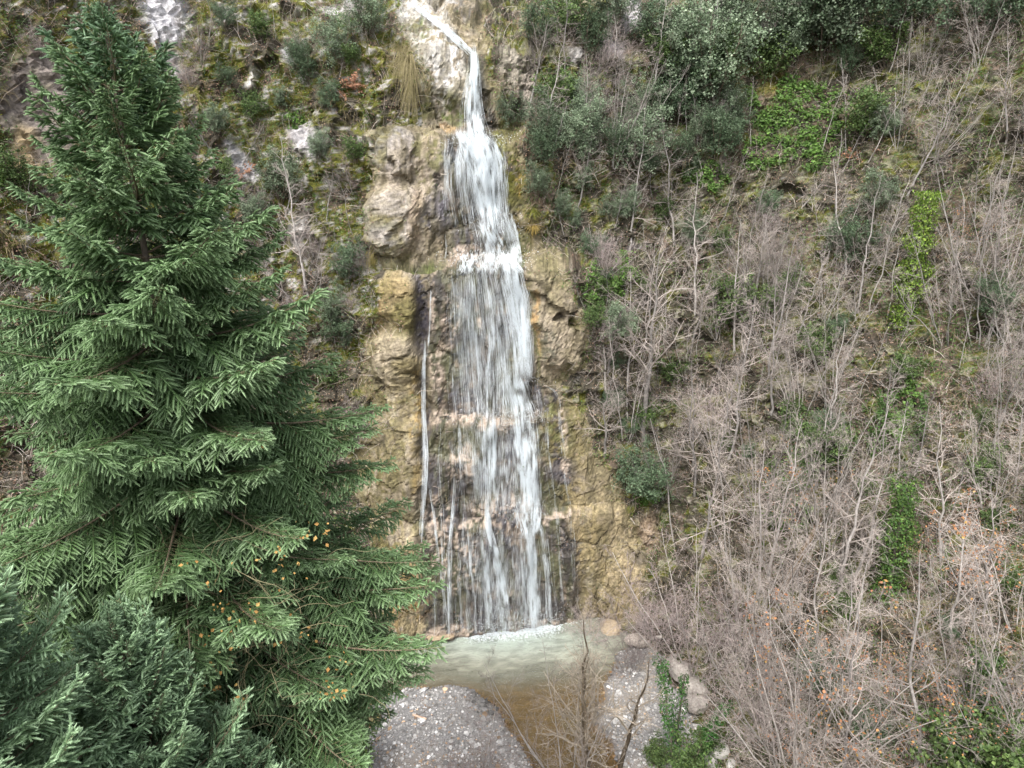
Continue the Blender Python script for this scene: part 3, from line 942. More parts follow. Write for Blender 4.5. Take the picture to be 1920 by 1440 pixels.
# droplets thrown up where the water strikes the ledges and the pool
dv, df_, dn = [], [], 0
for (cx, cy, sx, sy, n) in [(985, 962, 20, 12, 700), (920, 488, 40, 10, 900), (930, 430, 24, 14, 400), (1005, 1168, 30, 12, 900), (930, 1178, 40, 10, 800), (900, 262, 32, 8, 400), (975, 785, 26, 12, 500), (915, 785, 30, 10, 300), (955, 705, 26, 10, 300)]:
    px, py = RNG.normal(cx, sx, n), RNG.normal(cy, sy, n) - np.abs(RNG.normal(0, sy * .6, n))
    P = water_point(px, np.minimum(py, 1185), RNG.uniform(.05, .7, n))
    r = RNG.uniform(.005, .017, n)[:, None]
    X, Y = np.array([1, 0, 0]), np.array([0, .35, .94])
    v = np.stack([P - X * r, P - Y * r * 1.5, P + X * r, P + Y * r * 1.5], 1).reshape(-1, 3) - np.array([0, 30, 0])
    dv.append(v); df_.append(np.arange(n * 4).reshape(-1, 4) + dn); dn += n * 4
link('droplets', make_mesh('droplets', np.vstack(dv), np.vstack(df_), None, [M['white']]), parent=fall)['kind'] = 'stuff'
# churned water where the streams land, floating on the pool
fb = Parts()
fs_v, fs_f, nb = [], [], 0
for (x0, y0, x1, y1, n, sp) in [(820, 1194, 880, 1190, 160, 5), (880, 1190, 960, 1186, 1500, 11), (960, 1184, 1045, 1172, 1900, 13), (780, 1198, 830, 1194, 40, 4), (1040, 1170, 1090, 1166, 50, 4)]:
    u = RNG.uniform(0, 1, n)
    dx = RNG.normal(0, 7, n)
    dy = np.abs(RNG.normal(0, sp, n))
    for a, b, c in zip(u, dx, dy):
        px, py = x0 + (x1 - x0) * a + b, y0 + (y1 - y0) * a + c - 2
        r = ray(px, py)
        t = 25.0 / -r[2]
        p = CAM + r * t
        s = RNG.uniform(0.012, 0.055) * max(0.25, 1.3 - 0.9 * c / (sp * 2))
        kk = 6
        ang = np.arange(kk) * 2 * math.pi / kk + RNG.uniform(0, 6)
        rad = s * RNG.uniform(0.5, 1.1, kk)
        top = np.stack([p[0] + np.cos(ang) * rad, p[1] - 30 + np.sin(ang) * rad * 0.7, np.full(kk, 0.012)], -1)
        v = np.vstack([[p[0], p[1] - 30, 0.014 + s * 0.2], top])
        fs_v.append(v)
        fs_f.append(np.stack([np.zeros(kk, int), 1 + np.arange(kk), 1 + (np.arange(kk) + 1) % kk], -1) + nb)
        nb += kk + 1
link('foam', make_mesh('foam', np.vstack(fs_v), np.vstack(fs_f), None, [M['white']], smooth=True), parent=fall)

# ------------------------------------------------------------------ plants: generators
def interp_line(P, u):
    """P (m,n,3), u (m,c) in 0..1 -> points and tangents (m,c,3)"""
    n = P.shape[1]
    f = np.clip(u, 0, 0.9999) * (n - 1)
    i = f.astype(int)
    a = (f - i)[..., None]
    r = np.arange(P.shape[0])[:, None]
    p0, p1 = P[r, i], P[r, i + 1]
    t = p1 - p0
    return p0 * (1 - a) + p1 * a, t / np.maximum(np.linalg.norm(t, axis=-1, keepdims=True), 1e-9)


def grow(P, R, count, u0, u1, length, ang, up, n, taper=0.3, rscale=0.6, wob=0.12, flat=0.0, curve=0.0, rmin=0.003):
    """child limbs on every parent limb; length: fn(u)->metres, ang: (lo,hi) degrees off the parent, up: pull towards the sky"""
    m = P.shape[0]
    u = u0 + (u1 - u0) * (np.arange(count)[None] + RNG.uniform(0, 1, (m, count))) / count
    B0, T = interp_line(P, u)
    rp = R[:, 0][:, None] + (R[:, -1] - R[:, 0])[:, None] * u
    rnd = RNG.normal(size=B0.shape)
    if flat:
        rnd[..., 2] *= (1 - flat)
    side = rnd - T * np.sum(rnd * T, -1, keepdims=True)
    side /= np.maximum(np.linalg.norm(side, axis=-1, keepdims=True), 1e-9)
    a = np.radians(RNG.uniform(ang[0], ang[1], u.shape))[..., None]
    D = T * np.cos(a) + side * np.sin(a)
    Ln = length(u) * RNG.uniform(0.65, 1.25, u.shape)
    D = D.reshape(-1, 3)
    Ln = Ln.reshape(-1)
    pts = np.zeros((m * count, n, 3))
    pts[:, 0] = B0.reshape(-1, 3)
    bend = RNG.normal(size=(m * count, 3)) * curve
    for k in range(1, n):
        D = D + RNG.normal(size=D.shape) * wob + np.array([0, 0, up]) / n + bend / n
        D /= np.linalg.norm(D, axis=1, keepdims=True)
        pts[:, k] = pts[:, k - 1] + D * (Ln / (n - 1))[:, None]
    r0 = np.maximum(rp.reshape(-1) * rscale, rmin)
    rad = r0[:, None] * (1 - (1 - taper) * np.linspace(0, 1, n)[None])
    return pts, np.maximum(rad, rmin * 0.7)


def straight(base, top, n, wob, r0, r1, lean=None):
    t = np.linspace(0, 1, n)[:, None]
    p = np.array(base) * (1 - t) + np.array(top) * t
    L = np.linalg.norm(np.array(top) - np.array(base))
    off = np.cumsum(RNG.normal(0, wob * L / n, (n, 3)), axis=0)
    off -= t * off[-1]
    p = p + off
    return p[None], np.linspace(r0, r1, n)[None]


LEAF_V = np.array([[0, 0, 0], [-0.5, 0.42, 0.10], [0.5, 0.42, 0.10], [0, 1, 0.0]], float)
LEAF_F = np.array([[0, 1, 3], [0, 3, 2]])


def leaves(pos, nrm, size, cols, tip=None, droop=0.0):
    """folded little blades at pos whose faces look along nrm"""
    n = len(pos)
    nrm = nrm + RNG.normal(0, 0.45, nrm.shape)
    R = frames(nrm, None if tip is None else np.cross(tip, nrm))
    sz = size * RNG.uniform(0.6, 1.35, n)
    return stamp(LEAF_V, LEAF_F, pos, R, np.stack([sz * 0.8, sz, sz], 1), cols)


def vary(c, n, amt=0.25, alt=None, f=0.5):
    """n colours around c, some of them towards alt"""
    c = np.tile(np.array(c, float), (n, 1))
    if alt is not None:
        w = RNG.uniform(0, 1, (n, 1)) ** (1 / max(f, 0.05))
        c = c * (1 - w) + np.array(alt) * w
    return c * RNG.uniform(1 - amt, 1 + amt, (n, 1))


BARK_GREY = (0.44, 0.41, 0.38)
BARK_PALE = (0.55, 0.51, 0.48)
TWIG = (0.42, 0.37, 0.335)
TWIG_PINK = (0.40, 0.335, 0.32)


def bare_tree(kind):
    """a leafless tree about 1 unit = 1 m; returns (trunk mesh, crown mesh)"""
    tk, cr = Parts(), Parts()
    H = {'tall': 6.0, 'round': 5.0, 'fan': 5.0, 'brush': 2.6, 'birch': 6.5, 'leafy': 5.0, 'alder': 6.0, 'pole': 4.5}[kind]
    tc, wc = BARK_GREY, TWIG
    if kind in ('birch', 'tall'):
        tc, wc = BARK_PALE, TWIG
    if kind == 'brush':
        wc = TWIG_PINK
    if kind == 'alder':
        tc, wc = (0.17, 0.135, 0.095), (0.50, 0.43, 0.34)
    if kind in ('fan', 'brush', 'leafy'):
        ns = {'fan': 7, 'brush': 12, 'leafy': 4}[kind]
        P0, R0 = [], []
        for i in range(ns):
            a = i * 2.4 + RNG.uniform(-.3, .3)
            sp = RNG.uniform(0.12, 0.5) * (1.5 if kind == 'brush' else 1)
            p, r = straight((math.cos(a) * .08, math.sin(a) * .08, -0.3), (math.cos(a) * sp * H, math.sin(a) * sp * H, H * RNG.uniform(.7, 1)), 10, 0.10, 0.022 if kind != 'brush' else 0.013, 0.005)
            P0.append(p[0]); R0.append(r[0])
        P0, R0 = np.array(P0), np.array(R0)
    else:
        r0 = {'tall': .055, 'round': .085, 'birch': .07, 'alder': .10, 'pole': .028}[kind]
        P0, R0 = straight((0, 0, -0.4), (RNG.uniform(-.4, .4), RNG.uniform(-.4, .4), H), 14, 0.10, r0, 0.008)
    v, f = tubes(P0, R0, 6)
    tcol = np.array(tc) * (0.75 + 0.35 * RNG.uniform(0, 1, (len(v), 1)))
    if kind == 'birch':
        blot = vnoise(v * np.array([9, 9, 5]), 5) > 0.25
        tcol = np.where(blot[:, None], np.array([0.16, 0.14, 0.12]), tcol)
    tk.add(v, f, tcol)
    cfg = {'tall': (26, .22, .98, lambda u: 1.7 * (1 - u) + .45, (50, 80), .35), 'round': (20, .35, .98, lambda u: 2.3 * (1 - .55 * u), (35, 75), .3),
           'fan': (9, .2, .98, lambda u: 1.2 * (1 - u) + .4, (25, 50), .5), 'brush': (9, .1, .98, lambda u: .9 * (1 - u) + .35, (25, 60), .3),
           'birch': (24, .3, .98, lambda u: 1.5 * (1 - u) + .5, (35, 65), .5), 'leafy': (8, .25, .98, lambda u: 1.3 * (1 - u) + .5, (30, 60), .3),
           'alder': (24, .3, .98, lambda u: 1.7 * (1 - u) + .5, (35, 65), .6), 'pole': (11, .45, .98, lambda u: .8 * (1 - u) + .3, (30, 60), .5)}[kind]
    P1, R1 = grow(P0, R0, cfg[0], cfg[1], cfg[2], cfg[3], cfg[4], cfg[5], 7, .3, .5, .16, curve=.4, rmin=.0048)
    v, f = tubes(P1, R1, 4)
    cr.add(v, f, np.array(wc) * (0.75 + 0.4 * RNG.uniform(0, 1, (len(v), 1))))
    L1 = np.linalg.norm(P1[:, -1] - P1[:, 0], axis=1)[:, None]
    P2, R2 = grow(P1, R1, 7 if kind != 'brush' else 5, .15, .98, lambda u: L1 * (.55 * (1 - u) + .16), (30, 65), .25, 5, .4, .55, .2, curve=.5, rmin=.0030)
    v, f = tubes(P2, R2, 3)
    cr.add(v, f, np.array(wc) * (0.8 + 0.5 * RNG.uniform(0, 1, (len(v), 1))))
    if kind != 'pole':
        L2 = np.linalg.norm(P2[:, -1] - P2[:, 0], axis=1)[:, None]
        P3, R3 = grow(P2, R2, 4, .2, .98, lambda u: L2 * (.5 * (1 - u) + .25), (25, 60), .2, 3, .5, .6, .2, rmin=.0022)
        v, f = tubes(P3, R3, 3)
        cr.add(v, f, np.array(wc) * (0.85 + 0.5 * RNG.uniform(0, 1, (len(v), 1))))
    else:
        P3 = P2
    if kind == 'leafy':
        tip = P3[:, -1]
        tip = tip[RNG.uniform(0, 1, len(tip)) < 0.5]
        tip = tip + RNG.normal(0, .03, tip.shape)
        v, f, c = leaves(tip, RNG.normal(size=tip.shape) + np.array([0, -.3, .6]), 0.075, vary((0.42, 0.20, 0.11), len(tip), .3, (0.46, 0.30, 0.10), .25))
        cr.add(v, f, c, 1)
    return tk.mesh('trunk', [M['bark']], True), cr.mesh('crown', [M['bark'], M['dry']])


BARE = {}
for kd, nv in (('tall', 3), ('round', 2), ('fan', 3), ('brush', 3), ('birch', 2), ('leafy', 2), ('alder', 2), ('pole', 3)):
    BARE[kd] = [bare_tree(kd) for _ in range(nv)]
BARE_H = {'tall': 6.0, 'round': 5.0, 'fan': 5.0, 'brush': 2.6, 'birch': 6.5, 'leafy': 5.0, 'alder': 6.0, 'pole': 4.5}
PROTO = {}


def plant(name, meshes, base, axis, scale, spin, label, cat, group=None, parts=('trunk', 'crown')):
    o = bpy.data.objects.new(name, None)
    COL.objects.link(o)
    z = Vector(axis).normalized()
    qt = Vector((0, 0, 1)).rotation_difference(z) @ Quaternion((0, 0, 1), spin)
    o.matrix_world = Matrix.LocRotScale(Vector(base), qt, Vector((scale,) * 3))
    o['label'] = label
    o['category'] = cat
    if group:
        o['group'] = group
    for nm, me in zip(parts, meshes):
        c = bpy.data.objects.new(nm, me)
        COL.objects.link(c)
        c.parent = o
    return o


def stand(base_px, top_px, lean_ok=True):
    """foot on the slope under one photo pixel, top where another pixel's sight line comes closest to the upright above the foot"""
    b, n = hit(*base_px)
    r = ray(*top_px)
    r = r / np.linalg.norm(r)
    u = np.array([0, -0.12, 1.0])
    u /= np.linalg.norm(u)
    w0 = b - CAM
    bb = r @ u
    den = 1 - bb * bb
    t = ((r @ w0) - bb * (u @ w0)) / max(den, 1e-6)
    return b, CAM + r * t


def place_tree(kind, base_px, top_px, name, label, var=0, fat=1.0, group=None, cat='tree'):
    b, t = stand(base_px, top_px)
    ax = t - b
    return plant(name, BARE[kind][var % len(BARE[kind])], b, ax, np.linalg.norm(ax) / BARE_H[kind], RNG.uniform(0, 6.28), label, cat, group)


# ---- the bare trees one can tell apart
for a in [
        ('round', (1213, 800), (1236, 470), 'broad_tree', 'broad leafless tree with wide spreading branches right of the tan rock shoulder', 0),
        ('tall', (1437, 712), (1484, 430), 'slender_tree', 'slender pale-trunked leafless tree standing mid-slope with level side twigs', 0),
        ('pole', (1452, 706), (1503, 500), 'slender_tree', 'thin second stem just right of the slender pale-trunked tree', 1),
        ('tall', (1612, 585), (1668, 330), 'slender_tree', 'leafless tree just left of the bright ivy column high on the slope', 1),
        ('pole', (1630, 582), (1690, 360), 'slender_tree', 'thin leaning stem between two trees by the bright ivy column', 0),
        ('fan', (1420, 985), (1395, 690), 'coppice_tree', 'many-stemmed grey coppice fanning upward below the slender pale tree', 0),
        ('tall', (1436, 1095), (1494, 790), 'slender_tree', 'pale straight leafless trunk rising above the leaning brown log', 2),
        ('birch', (1568, 1135), (1640, 760), 'lichened_tree', 'tall lichen-blotched tree beside the second ivy column', 0),
        ('birch', (1596, 1128), (1668, 830), 'lichened_tree', 'lichen-blotched tree forking just right of the tallest blotched trunk', 1),
        ('birch', (1655, 1060), (1735, 850), 'lichened_tree', 'blotched trunk leaning over the dark ivy column', 0),
        ('fan', (1838, 640), (1845, 270), 'coppice_tree', 'large fan of grey stems at the far right edge of the slope', 1),
        ('fan', (1905, 650), (1930, 300), 'coppice_tree', 'outermost fan of grey stems cut by the right edge', 2),
        ('birch', (1884, 260), (1895, 45), 'pale_tree', 'pale bare tree near the top right corner', 1),
        ('fan', (1770, 640), (1735, 400), 'coppice_tree', 'grey stems fanning right of the bright ivy column', 0),
        ('leafy', (1645, 1450), (1515, 1140), 'young_beech', 'white-stemmed young tree with russet leaves bending left at lower right', 0),
        ('leafy', (1700, 1345), (1622, 1165), 'young_beech', 'thin white forked tree with russet leaves right of the bending one', 1),
        ('birch', (1815, 1330), (1790, 1180), 'white_stem', 'white snapped stem forking beside the ivy-wrapped stump', 1),
        ('leafy', (1850, 1440), (1800, 1200), 'young_beech', 'russet-leaved young tree in front of the ivy-wrapped stump', 0),
        ('leafy', (1760, 1480), (1700, 1230), 'young_beech', 'russet-leaved sapling at the bottom edge left of the ivy-wrapped stump', 1),
        ('leafy', (1590, 1470), (1420, 1330), 'young_beech', 'pale stems arching far left over the boulders at the bottom edge', 1),
        ('leafy', (1480, 1330), (1470, 1130), 'young_beech', 'small russet-leaved tree under the sawn mossy log', 0),
        ('leafy', (1900, 1180), (1880, 900), 'young_beech', 'russet-leaved tree on the bare litter at the right edge', 0),
        ('alder', (1100, 1475), (1062, 1150), 'alder_tree', 'dark-trunked bare alder standing in the outlet stream in front of the pool', 0),
        ('alder', (1162, 1455), (1200, 1240), 'alder_tree', 'smaller dark alder on the right gravel bank', 1),
        ('alder', (1085, 1490), (1120, 1215), 'alder_tree', 'second dark alder stem crossing the first in front of the pool', 1),
        ('fan', (1062, 1490), (1078, 1215), 'twiggy_shrub', 'pale bare many-stemmed shrub veiling the outlet stream', 1),
        ('tall', (578, 540), (540, 250), 'dead_tree', 'pale dead trunk on the left slope beside the fir', 1),
        ('pole', (610, 640), (598, 470), 'dead_tree', 'thin pale stem below the dead trunk on the left slope', 2),
        ('brush', (1295, 1260), (1290, 1060), 'twiggy_shrub', 'dense pinkish-grey twiggy shrub at the foot of the tan rock', 0),
        ('brush', (1390, 1250), (1385, 1080), 'twiggy_shrub', 'pinkish twiggy shrub right of the one at the rock foot', 1),
        ('brush', (1230, 1190), (1222, 1080), 'twiggy_shrub', 'low twiggy shrub against the right end of the rock face', 2),
        ('brush', (1110, 1200), (1112, 1128), 'twiggy_shrub', 'small straw-coloured twiggy bush at the right end of the pool', 0),
        ('brush', (1180, 1260), (1185, 1170), 'twiggy_shrub', 'straw-coloured twiggy bush on the right bank of the pool', 1),
        ('brush', (1440, 1390), (1420, 1250), 'twiggy_shrub', 'pinkish twiggy shrub above the two round boulders', 2),
        ('brush', (900, 1470), (880, 1380), 'twiggy_shrub', 'grey twiggy bush on the gravel at the bottom edge', 2),
        ('round', (1140, 700), (1180, 560), 'small_tree', 'small bare tree leaning towards the tan rock shoulder', 1),
        ('round', (1135, 850), (1150, 700), 'small_tree', 'bare bush-like tree overhanging the rock right of the trickle', 1),
        ('round', (1420, 560), (1440, 400), 'small_tree', 'bare round-crowned tree just above the dark evergreen bush', 0),
        ('round', (1000, 190), (1030, 40), 'small_tree', 'bare spreading tree high on the right of the upper plume', 0),
        ('round', (1120, 230), (1140, 90), 'small_tree', 'bare twisted tree below the grey outcrop at the top', 1),
        ('round', (1290, 520), (1300, 400), 'small_tree', 'bare tree above the broad spreading tree', 0)]:
    place_tree(*a[:3], a[3], a[4], a[5])

# ---- the crowd of saplings
taken = []


def scatter_px(n, x0, x1, y0, y1, mind, avoid=None):
    out, tries = [], 0
    while len(out) < n and tries < n * 40:
        tries += 1
        x, y = random.uniform(x0, x1), random.uniform(y0, y1)
        if avoid and avoid(x, y):
            continue
        if any((x - a) ** 2 + (y - b) ** 2 < mind * mind for a, b in out):
            continue
        out.append((x, y))
    return out


ROCKBIG = [(x + (-14 if x < 900 else 14), y) for x, y in ROCK]


def on_rock(x, y):
    return bool(in_poly(np.array(x), np.array(y), ROCKBIG)) or (700 < x < 1260 and y > 1150)


def right_of(x, y):
    if 1370 < x < 1610 and 140 < y < 420 and random.random() < .8:
        return True
    for (cx, y0, y1) in ((1705, 400, 820), (1678, 930, 1400), (1852, 1230, 1520), (1250, 1200, 1500)):
        if abs(x - cx - (x - 960) * .03) < 52 and y0 < y < y1:
            return True
    return on_rock(x, y) or x < 1000 + max(0, y - 450) * 0.42


KIND_SAYS = {'pole': 'thin straight leafless pole', 'tall': 'slim leafless sapling with level twigs', 'fan': 'several-stemmed leafless sapling', 'round': 'small crooked bare tree',
             'brush': 'low twiggy bush', 'leafy': 'sapling with a few russet leaves'}


def where_says(x, y):
    if x < 800:
        return 'on the mossy cliff above the dead pale trunk' if y < 260 else ('behind the left edge of the fir' if x < 270 else 'on the slope between fir and rock face')
    if y < 330:
        return 'among the evergreens high on the right slope' if x < 1620 else 'in the top right corner of the slope'
    if y < 700:
        return 'between the rock shoulder and the slender pale tree' if x < 1440 else 'around the bright ivy column'
    if y < 1080:
        return 'left of the lichen-blotched trees' if x < 1560 else 'right of the lichen-blotched trees'
    return 'near the boulders on the lower right bank' if x < 1480 else 'in the lower right thicket'


def crowd(spots, kinds, weights, hp, grow_down):
    for i, (x, y) in enumerate(spots):
        k = random.choices(kinds, weights(x, y))[0]
        hpx = hp[k] * random.uniform(.65, 1.3) * (1 + grow_down * max(0, y - 700) / 900)
        place_tree(k, (x, y), (x + random.gauss(0, 30) + (x - 960) * 0.05, y - hpx), 'sapling', KIND_SAYS[k] + ' ' + where_says(x, y), i,
                   group='bare saplings crowding the right slope' if x > 900 else 'bare saplings on the left slope')


HP = {'pole': 150, 'tall': 205, 'fan': 180, 'round': 120, 'brush': 75, 'leafy': 130}
crowd(scatter_px(100, 1000, 2010, 60, 560, 30, right_of) + scatter_px(92, 1050, 2010, 560, 1060, 31, right_of) + scatter_px(22, 1230, 2010, 1080, 1520, 66, right_of), ['pole', 'tall', 'fan', 'round', 'brush', 'leafy'],
      lambda x, y: [5, 3.6, 2.6, 1.1, 1.0 if y < 1000 else .3, 1.5 if y > 950 else 0.1], HP, 1)
crowd(scatter_px(40, 250, 740, 30, 900, 38, lambda x, y: on_rock(x, y) or x < 300 + max(0, y - 150) * 0.5), ['pole', 'brush', 'round'], lambda x, y: [5, 4, 1.5], {'pole': 95, 'brush': 62, 'round': 80}, 0)
crowd(scatter_px(14, -60, 260, 60, 520, 40), ['pole', 'brush'], lambda x, y: [1, 1], {'pole': 90, 'brush': 70}, 0)

# ------------------------------------------------------------------ conifers
def needles(P, per_m, ln, wd, c0, c1, tipw):
    """needle blades along shoots P (m,n,3); tipw (m,) 0..1 how fresh (pale) the shoot is"""
    m, n, _ = P.shape
    L = np.linalg.norm(np.diff(P, axis=1), axis=2).sum(1)
    cnt = np.maximum((L * per_m).astype(int), 3)
    idx = np.repeat(np.arange(m), cnt)
    u = RNG.uniform(0, 1, len(idx)) ** 0.9
    B0, T = interp_line(P[idx], u[:, None])
    B0, T = B0[:, 0], T[:, 0]
    upv = np.array([0, 0, 1.0])
    S = np.cross(T, upv)
    S /= np.maximum(np.linalg.norm(S, axis=1, keepdims=True), 1e-6)
    U = np.cross(S, T)
    a = np.radians(RNG.choice([-1, 1], len(idx)) * np.abs(RNG.normal(62, 34, len(idx))))[:, None]
    side = S * np.sin(a) + U * np.cos(a)
    fwd = RNG.uniform(.35, .9, (len(idx), 1)) + (u[:, None] > .9) * .8
    D = side + T * fwd
    D /= np.linalg.norm(D, axis=1, keepdims=True)
    l = (ln * RNG.uniform(.75, 1.15, len(idx)) * (1 - 0.35 * (u > .92)))[:, None]
    W = np.cross(D, side + RNG.normal(0, .4, side.shape))
    W /= np.maximum(np.linalg.norm(W, axis=1, keepdims=True), 1e-6)
    b0 = B0 + side * 0.002
    v = np.stack([b0 - W * wd / 2, b0 + W * wd / 2, b0 + D * l * .65 + W * wd * .55, b0 + D * l - T * 0.0, b0 + D * l * .65 - W * wd * .55], 1)
    v = np.stack([b0 - W * wd * .75, b0 + W * wd * .75, b0 + D * l], 1)
    f = np.arange(len(idx) * 3).reshape(-1, 3)
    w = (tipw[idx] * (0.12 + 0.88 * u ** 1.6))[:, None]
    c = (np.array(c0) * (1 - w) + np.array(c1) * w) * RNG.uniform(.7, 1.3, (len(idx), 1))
    c = np.repeat(c[:, None], 3, 1)
    c[:, 2:] *= 1.2
    return v.reshape(-1, 3), f, c.reshape(-1, 3)


def fir_branch(L, lift, droop, c0, c1, per_m=170, ln=0.031, wd=0.0058, upswept=0.0):
    pt = Parts()
    n = 12
    t = np.linspace(0, 1, n)
    ax = np.stack([L * t, 0.05 * L * np.sin(t * 3 + RNG.uniform(0, 6)) * t, lift * L * t ** 2.2 - droop * L * np.sin(t * math.pi) * .6], 1)[None]
    R = np.linspace(0.008 + 0.006 * L, 0.003, n)[None]
    v, f = tubes(ax, R, 5)
    pt.add(v, f, vary((0.22, 0.17, 0.12), len(v), .2), 0)
    nb = int(L / 0.12) + 4
    u = np.clip(0.10 + 0.88 * (np.arange(nb) + RNG.uniform(0, .6, nb)) / nb, 0, .985)
    B0, T = interp_line(np.repeat(ax, 1, 0), u[None])
    B0, T = B0[0], T[0]
    P1, fresh = [], []
    for i in range(nb):
        for sd in (-1, 1):
            ang = math.radians(RNG.uniform(42, 66))
            d = T[i] * math.cos(ang) + np.array([0, sd, 0]) * math.sin(ang) + np.array([0, 0, RNG.normal(-.05, .22) + upswept])
            ln1 = (0.40 * L * (1 - u[i]) ** 0.85 * (0.35 + 0.65 * min(1, u[i] / .25)) + 0.09) * RNG.uniform(.7, 1.15)
            k = np.linspace(0, 1, 6)[:, None]
            p = B0[i] + d * ln1 * k + np.array([0, 0, -1]) * (ln1 ** 2) * (0.42 + RNG.uniform(-.15, .25)) * k ** 2 + T[i] * ln1 * .18 * k ** 2
            P1.append(p)
            fresh.append(min(1.0, u[i] ** 2 * 1.1))
    P1 = np.array(P1)
    fresh = np.array(fresh)
    R1 = np.tile(np.linspace(.004, .002, 6), (len(P1), 1))
    v, f = tubes(P1, R1, 3)
    pt.add(v, f, vary((0.20, 0.17, 0.10), len(v), .2), 0)
    # side shoots
    S, Sf = [], []
    for p, fr_ in zip(P1, fresh):
        l1 = np.linalg.norm(p[-1] - p[0])
        ns = max(1, int(l1 / 0.112))
        pl = np.cross(p[-1] - p[0], [0, 0, 1.0])
        pl /= max(np.linalg.norm(pl), 1e-6)
        tt = (p[-1] - p[0]) / max(l1, 1e-6)
        for j in range(ns):
            uu = 0.15 + 0.8 * (j + RNG.uniform(0, .5)) / ns
            b = p[int(uu * 5)] * (1 - (uu * 5 % 1)) + p[min(5, int(uu * 5) + 1)] * (uu * 5 % 1)
            for sd in (-1, 1):
                sl = (0.30 * l1 * (1 - uu) + 0.10) * RNG.uniform(.7, 1.2)
                d = tt * .72 + pl * sd * .72 + np.array([0, 0, RNG.normal(-.12, .30) + upswept * .8])
                k = np.linspace(0, 1, 3)[:, None]
                S.append(b + d * sl * k - np.array([0, 0, 1]) * sl * .25 * k ** 2)
                Sf.append(min(1, .30 + .5 * uu + .4 * fr_))
    S, Sf = np.array(S), np.array(Sf)
    t5 = np.linspace(0, 1, 5)
    Q, _ = interp_line(S, np.tile(np.linspace(.05, 1.0, 5), (len(S), 1)))
    Q1, _ = interp_line(P1, np.tile(np.linspace(.45, 1.0, 5), (len(P1), 1)))
    for PP, fw_ in ((Q, Sf), (Q1, .3 + .6 * fresh)):
        rr = np.tile(np.array([.35, .9, 1.0, .85, .25]) * ln * .46, (len(PP), 1)) * RNG.uniform(.8, 1.15, (len(PP), 1))
        v, f = tubes(PP, rr, 5)
        w = (np.repeat(fw_, 25) * (.1 + .9 * np.tile(np.repeat(t5, 5), len(PP)) ** 1.8))[:, None]
        c = (np.array(c0) * (1 - w) + np.array(c1) * w) * np.repeat(RNG.uniform(.75, 1.25, len(PP)), 25)[:, None] * .9
        pt.add(v, f, c, 1)
    for (PP, fw_) in ((P1, .25 + .6 * fresh), (S, Sf)):
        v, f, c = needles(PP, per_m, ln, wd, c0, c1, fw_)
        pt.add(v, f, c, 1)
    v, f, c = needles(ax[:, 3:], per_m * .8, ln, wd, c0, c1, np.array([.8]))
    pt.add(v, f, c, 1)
    return pt.mesh('branch', [M['bark'], M['needle']])


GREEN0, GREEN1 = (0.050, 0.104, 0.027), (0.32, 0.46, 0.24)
BR = {0.8: [fir_branch(0.8, .30, 0, GREEN0, (0.25, 0.38, 0.24), 170) for _ in range(3)],
      1.7: [fir_branch(1.7, .22, .02, GREEN0, GREEN1, 165) for _ in range(3)],
      2.8: [fir_branch(2.8, .10, .06, GREEN0, GREEN1, 155) for _ in range(3)],
      4.0: [fir_branch(4.0, .08, .09, GREEN0, GREEN1, 150) for _ in range(2)]}


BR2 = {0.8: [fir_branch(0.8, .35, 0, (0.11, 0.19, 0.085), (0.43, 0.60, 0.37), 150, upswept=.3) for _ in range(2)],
       1.7: [fir_branch(1.7, .28, .0, (0.11, 0.19, 0.085), (0.43, 0.60, 0.37), 140, upswept=.25) for _ in range(2)]}


def conifer(name, base, top, rad, z_low, label, step=0.42, per=6, pitch=(48, -6), BR=BR):
    o = link(name, None, loc=base, label=label, cat='conifer')
    base, top = np.array(base, float), np.array(top, float)
    H = top[2] - base[2]
    p, r = straight((0, 0, -.3), tuple(top - base), 24, 0.01, 0.012 * H, 0.012)
    v, f = tubes(p, r, 8)
    link('trunk', make_mesh('trunk', v, f, vary((0.20, 0.165, 0.13), len(v), .25), [M['bark']], smooth=True), parent=o)
    d, az = 0.12, 0.0
    while top[2] - d > z_low:
        u = d / (top[2] - z_low)
        npb = per if d > 3.5 else 5
        for k in range(npb):
            az += 2.399 + RNG.uniform(-.25, .25)
            dd = d + RNG.uniform(-.5, .5) * step * (.8 if d > 4.5 else .22)
            if dd < 0.05:
                dd = 0.05
            Lw = rad(dd) * RNG.uniform(.78, 1.12)
            key = min(BR, key=lambda q: abs(math.log(q / Lw)))
            me = BR[key][RNG.integers(len(BR[key]))]
            s = Lw / key
            pt = math.radians(pitch[0] + (pitch[1] - pitch[0]) * min(1, (dd / 7.0)) ** 0.6 + RNG.normal(0, 6))
            b = bpy.data.objects.new('branch', me)
            COL.objects.link(b)
            b.parent = o
            t = 1 - dd / H
            q = interp_line(p, np.array([[t]]))[0][0, 0]
            b.location = q
            b.rotation_euler = (RNG.normal(0, .12), -pt, az)
            b.scale = (s, s, s)
        d += step * (0.75 + 0.5 * u)
    # leader shoot
    b = bpy.data.objects.new('branch', BR[0.8][0])
    COL.objects.link(b)
    b.parent = o
    b.location = top - base - np.array([0, 0, .25])
    b.rotation_euler = (0, -math.radians(88), 0)
    b.scale = (.7, .45, .45)
    return o


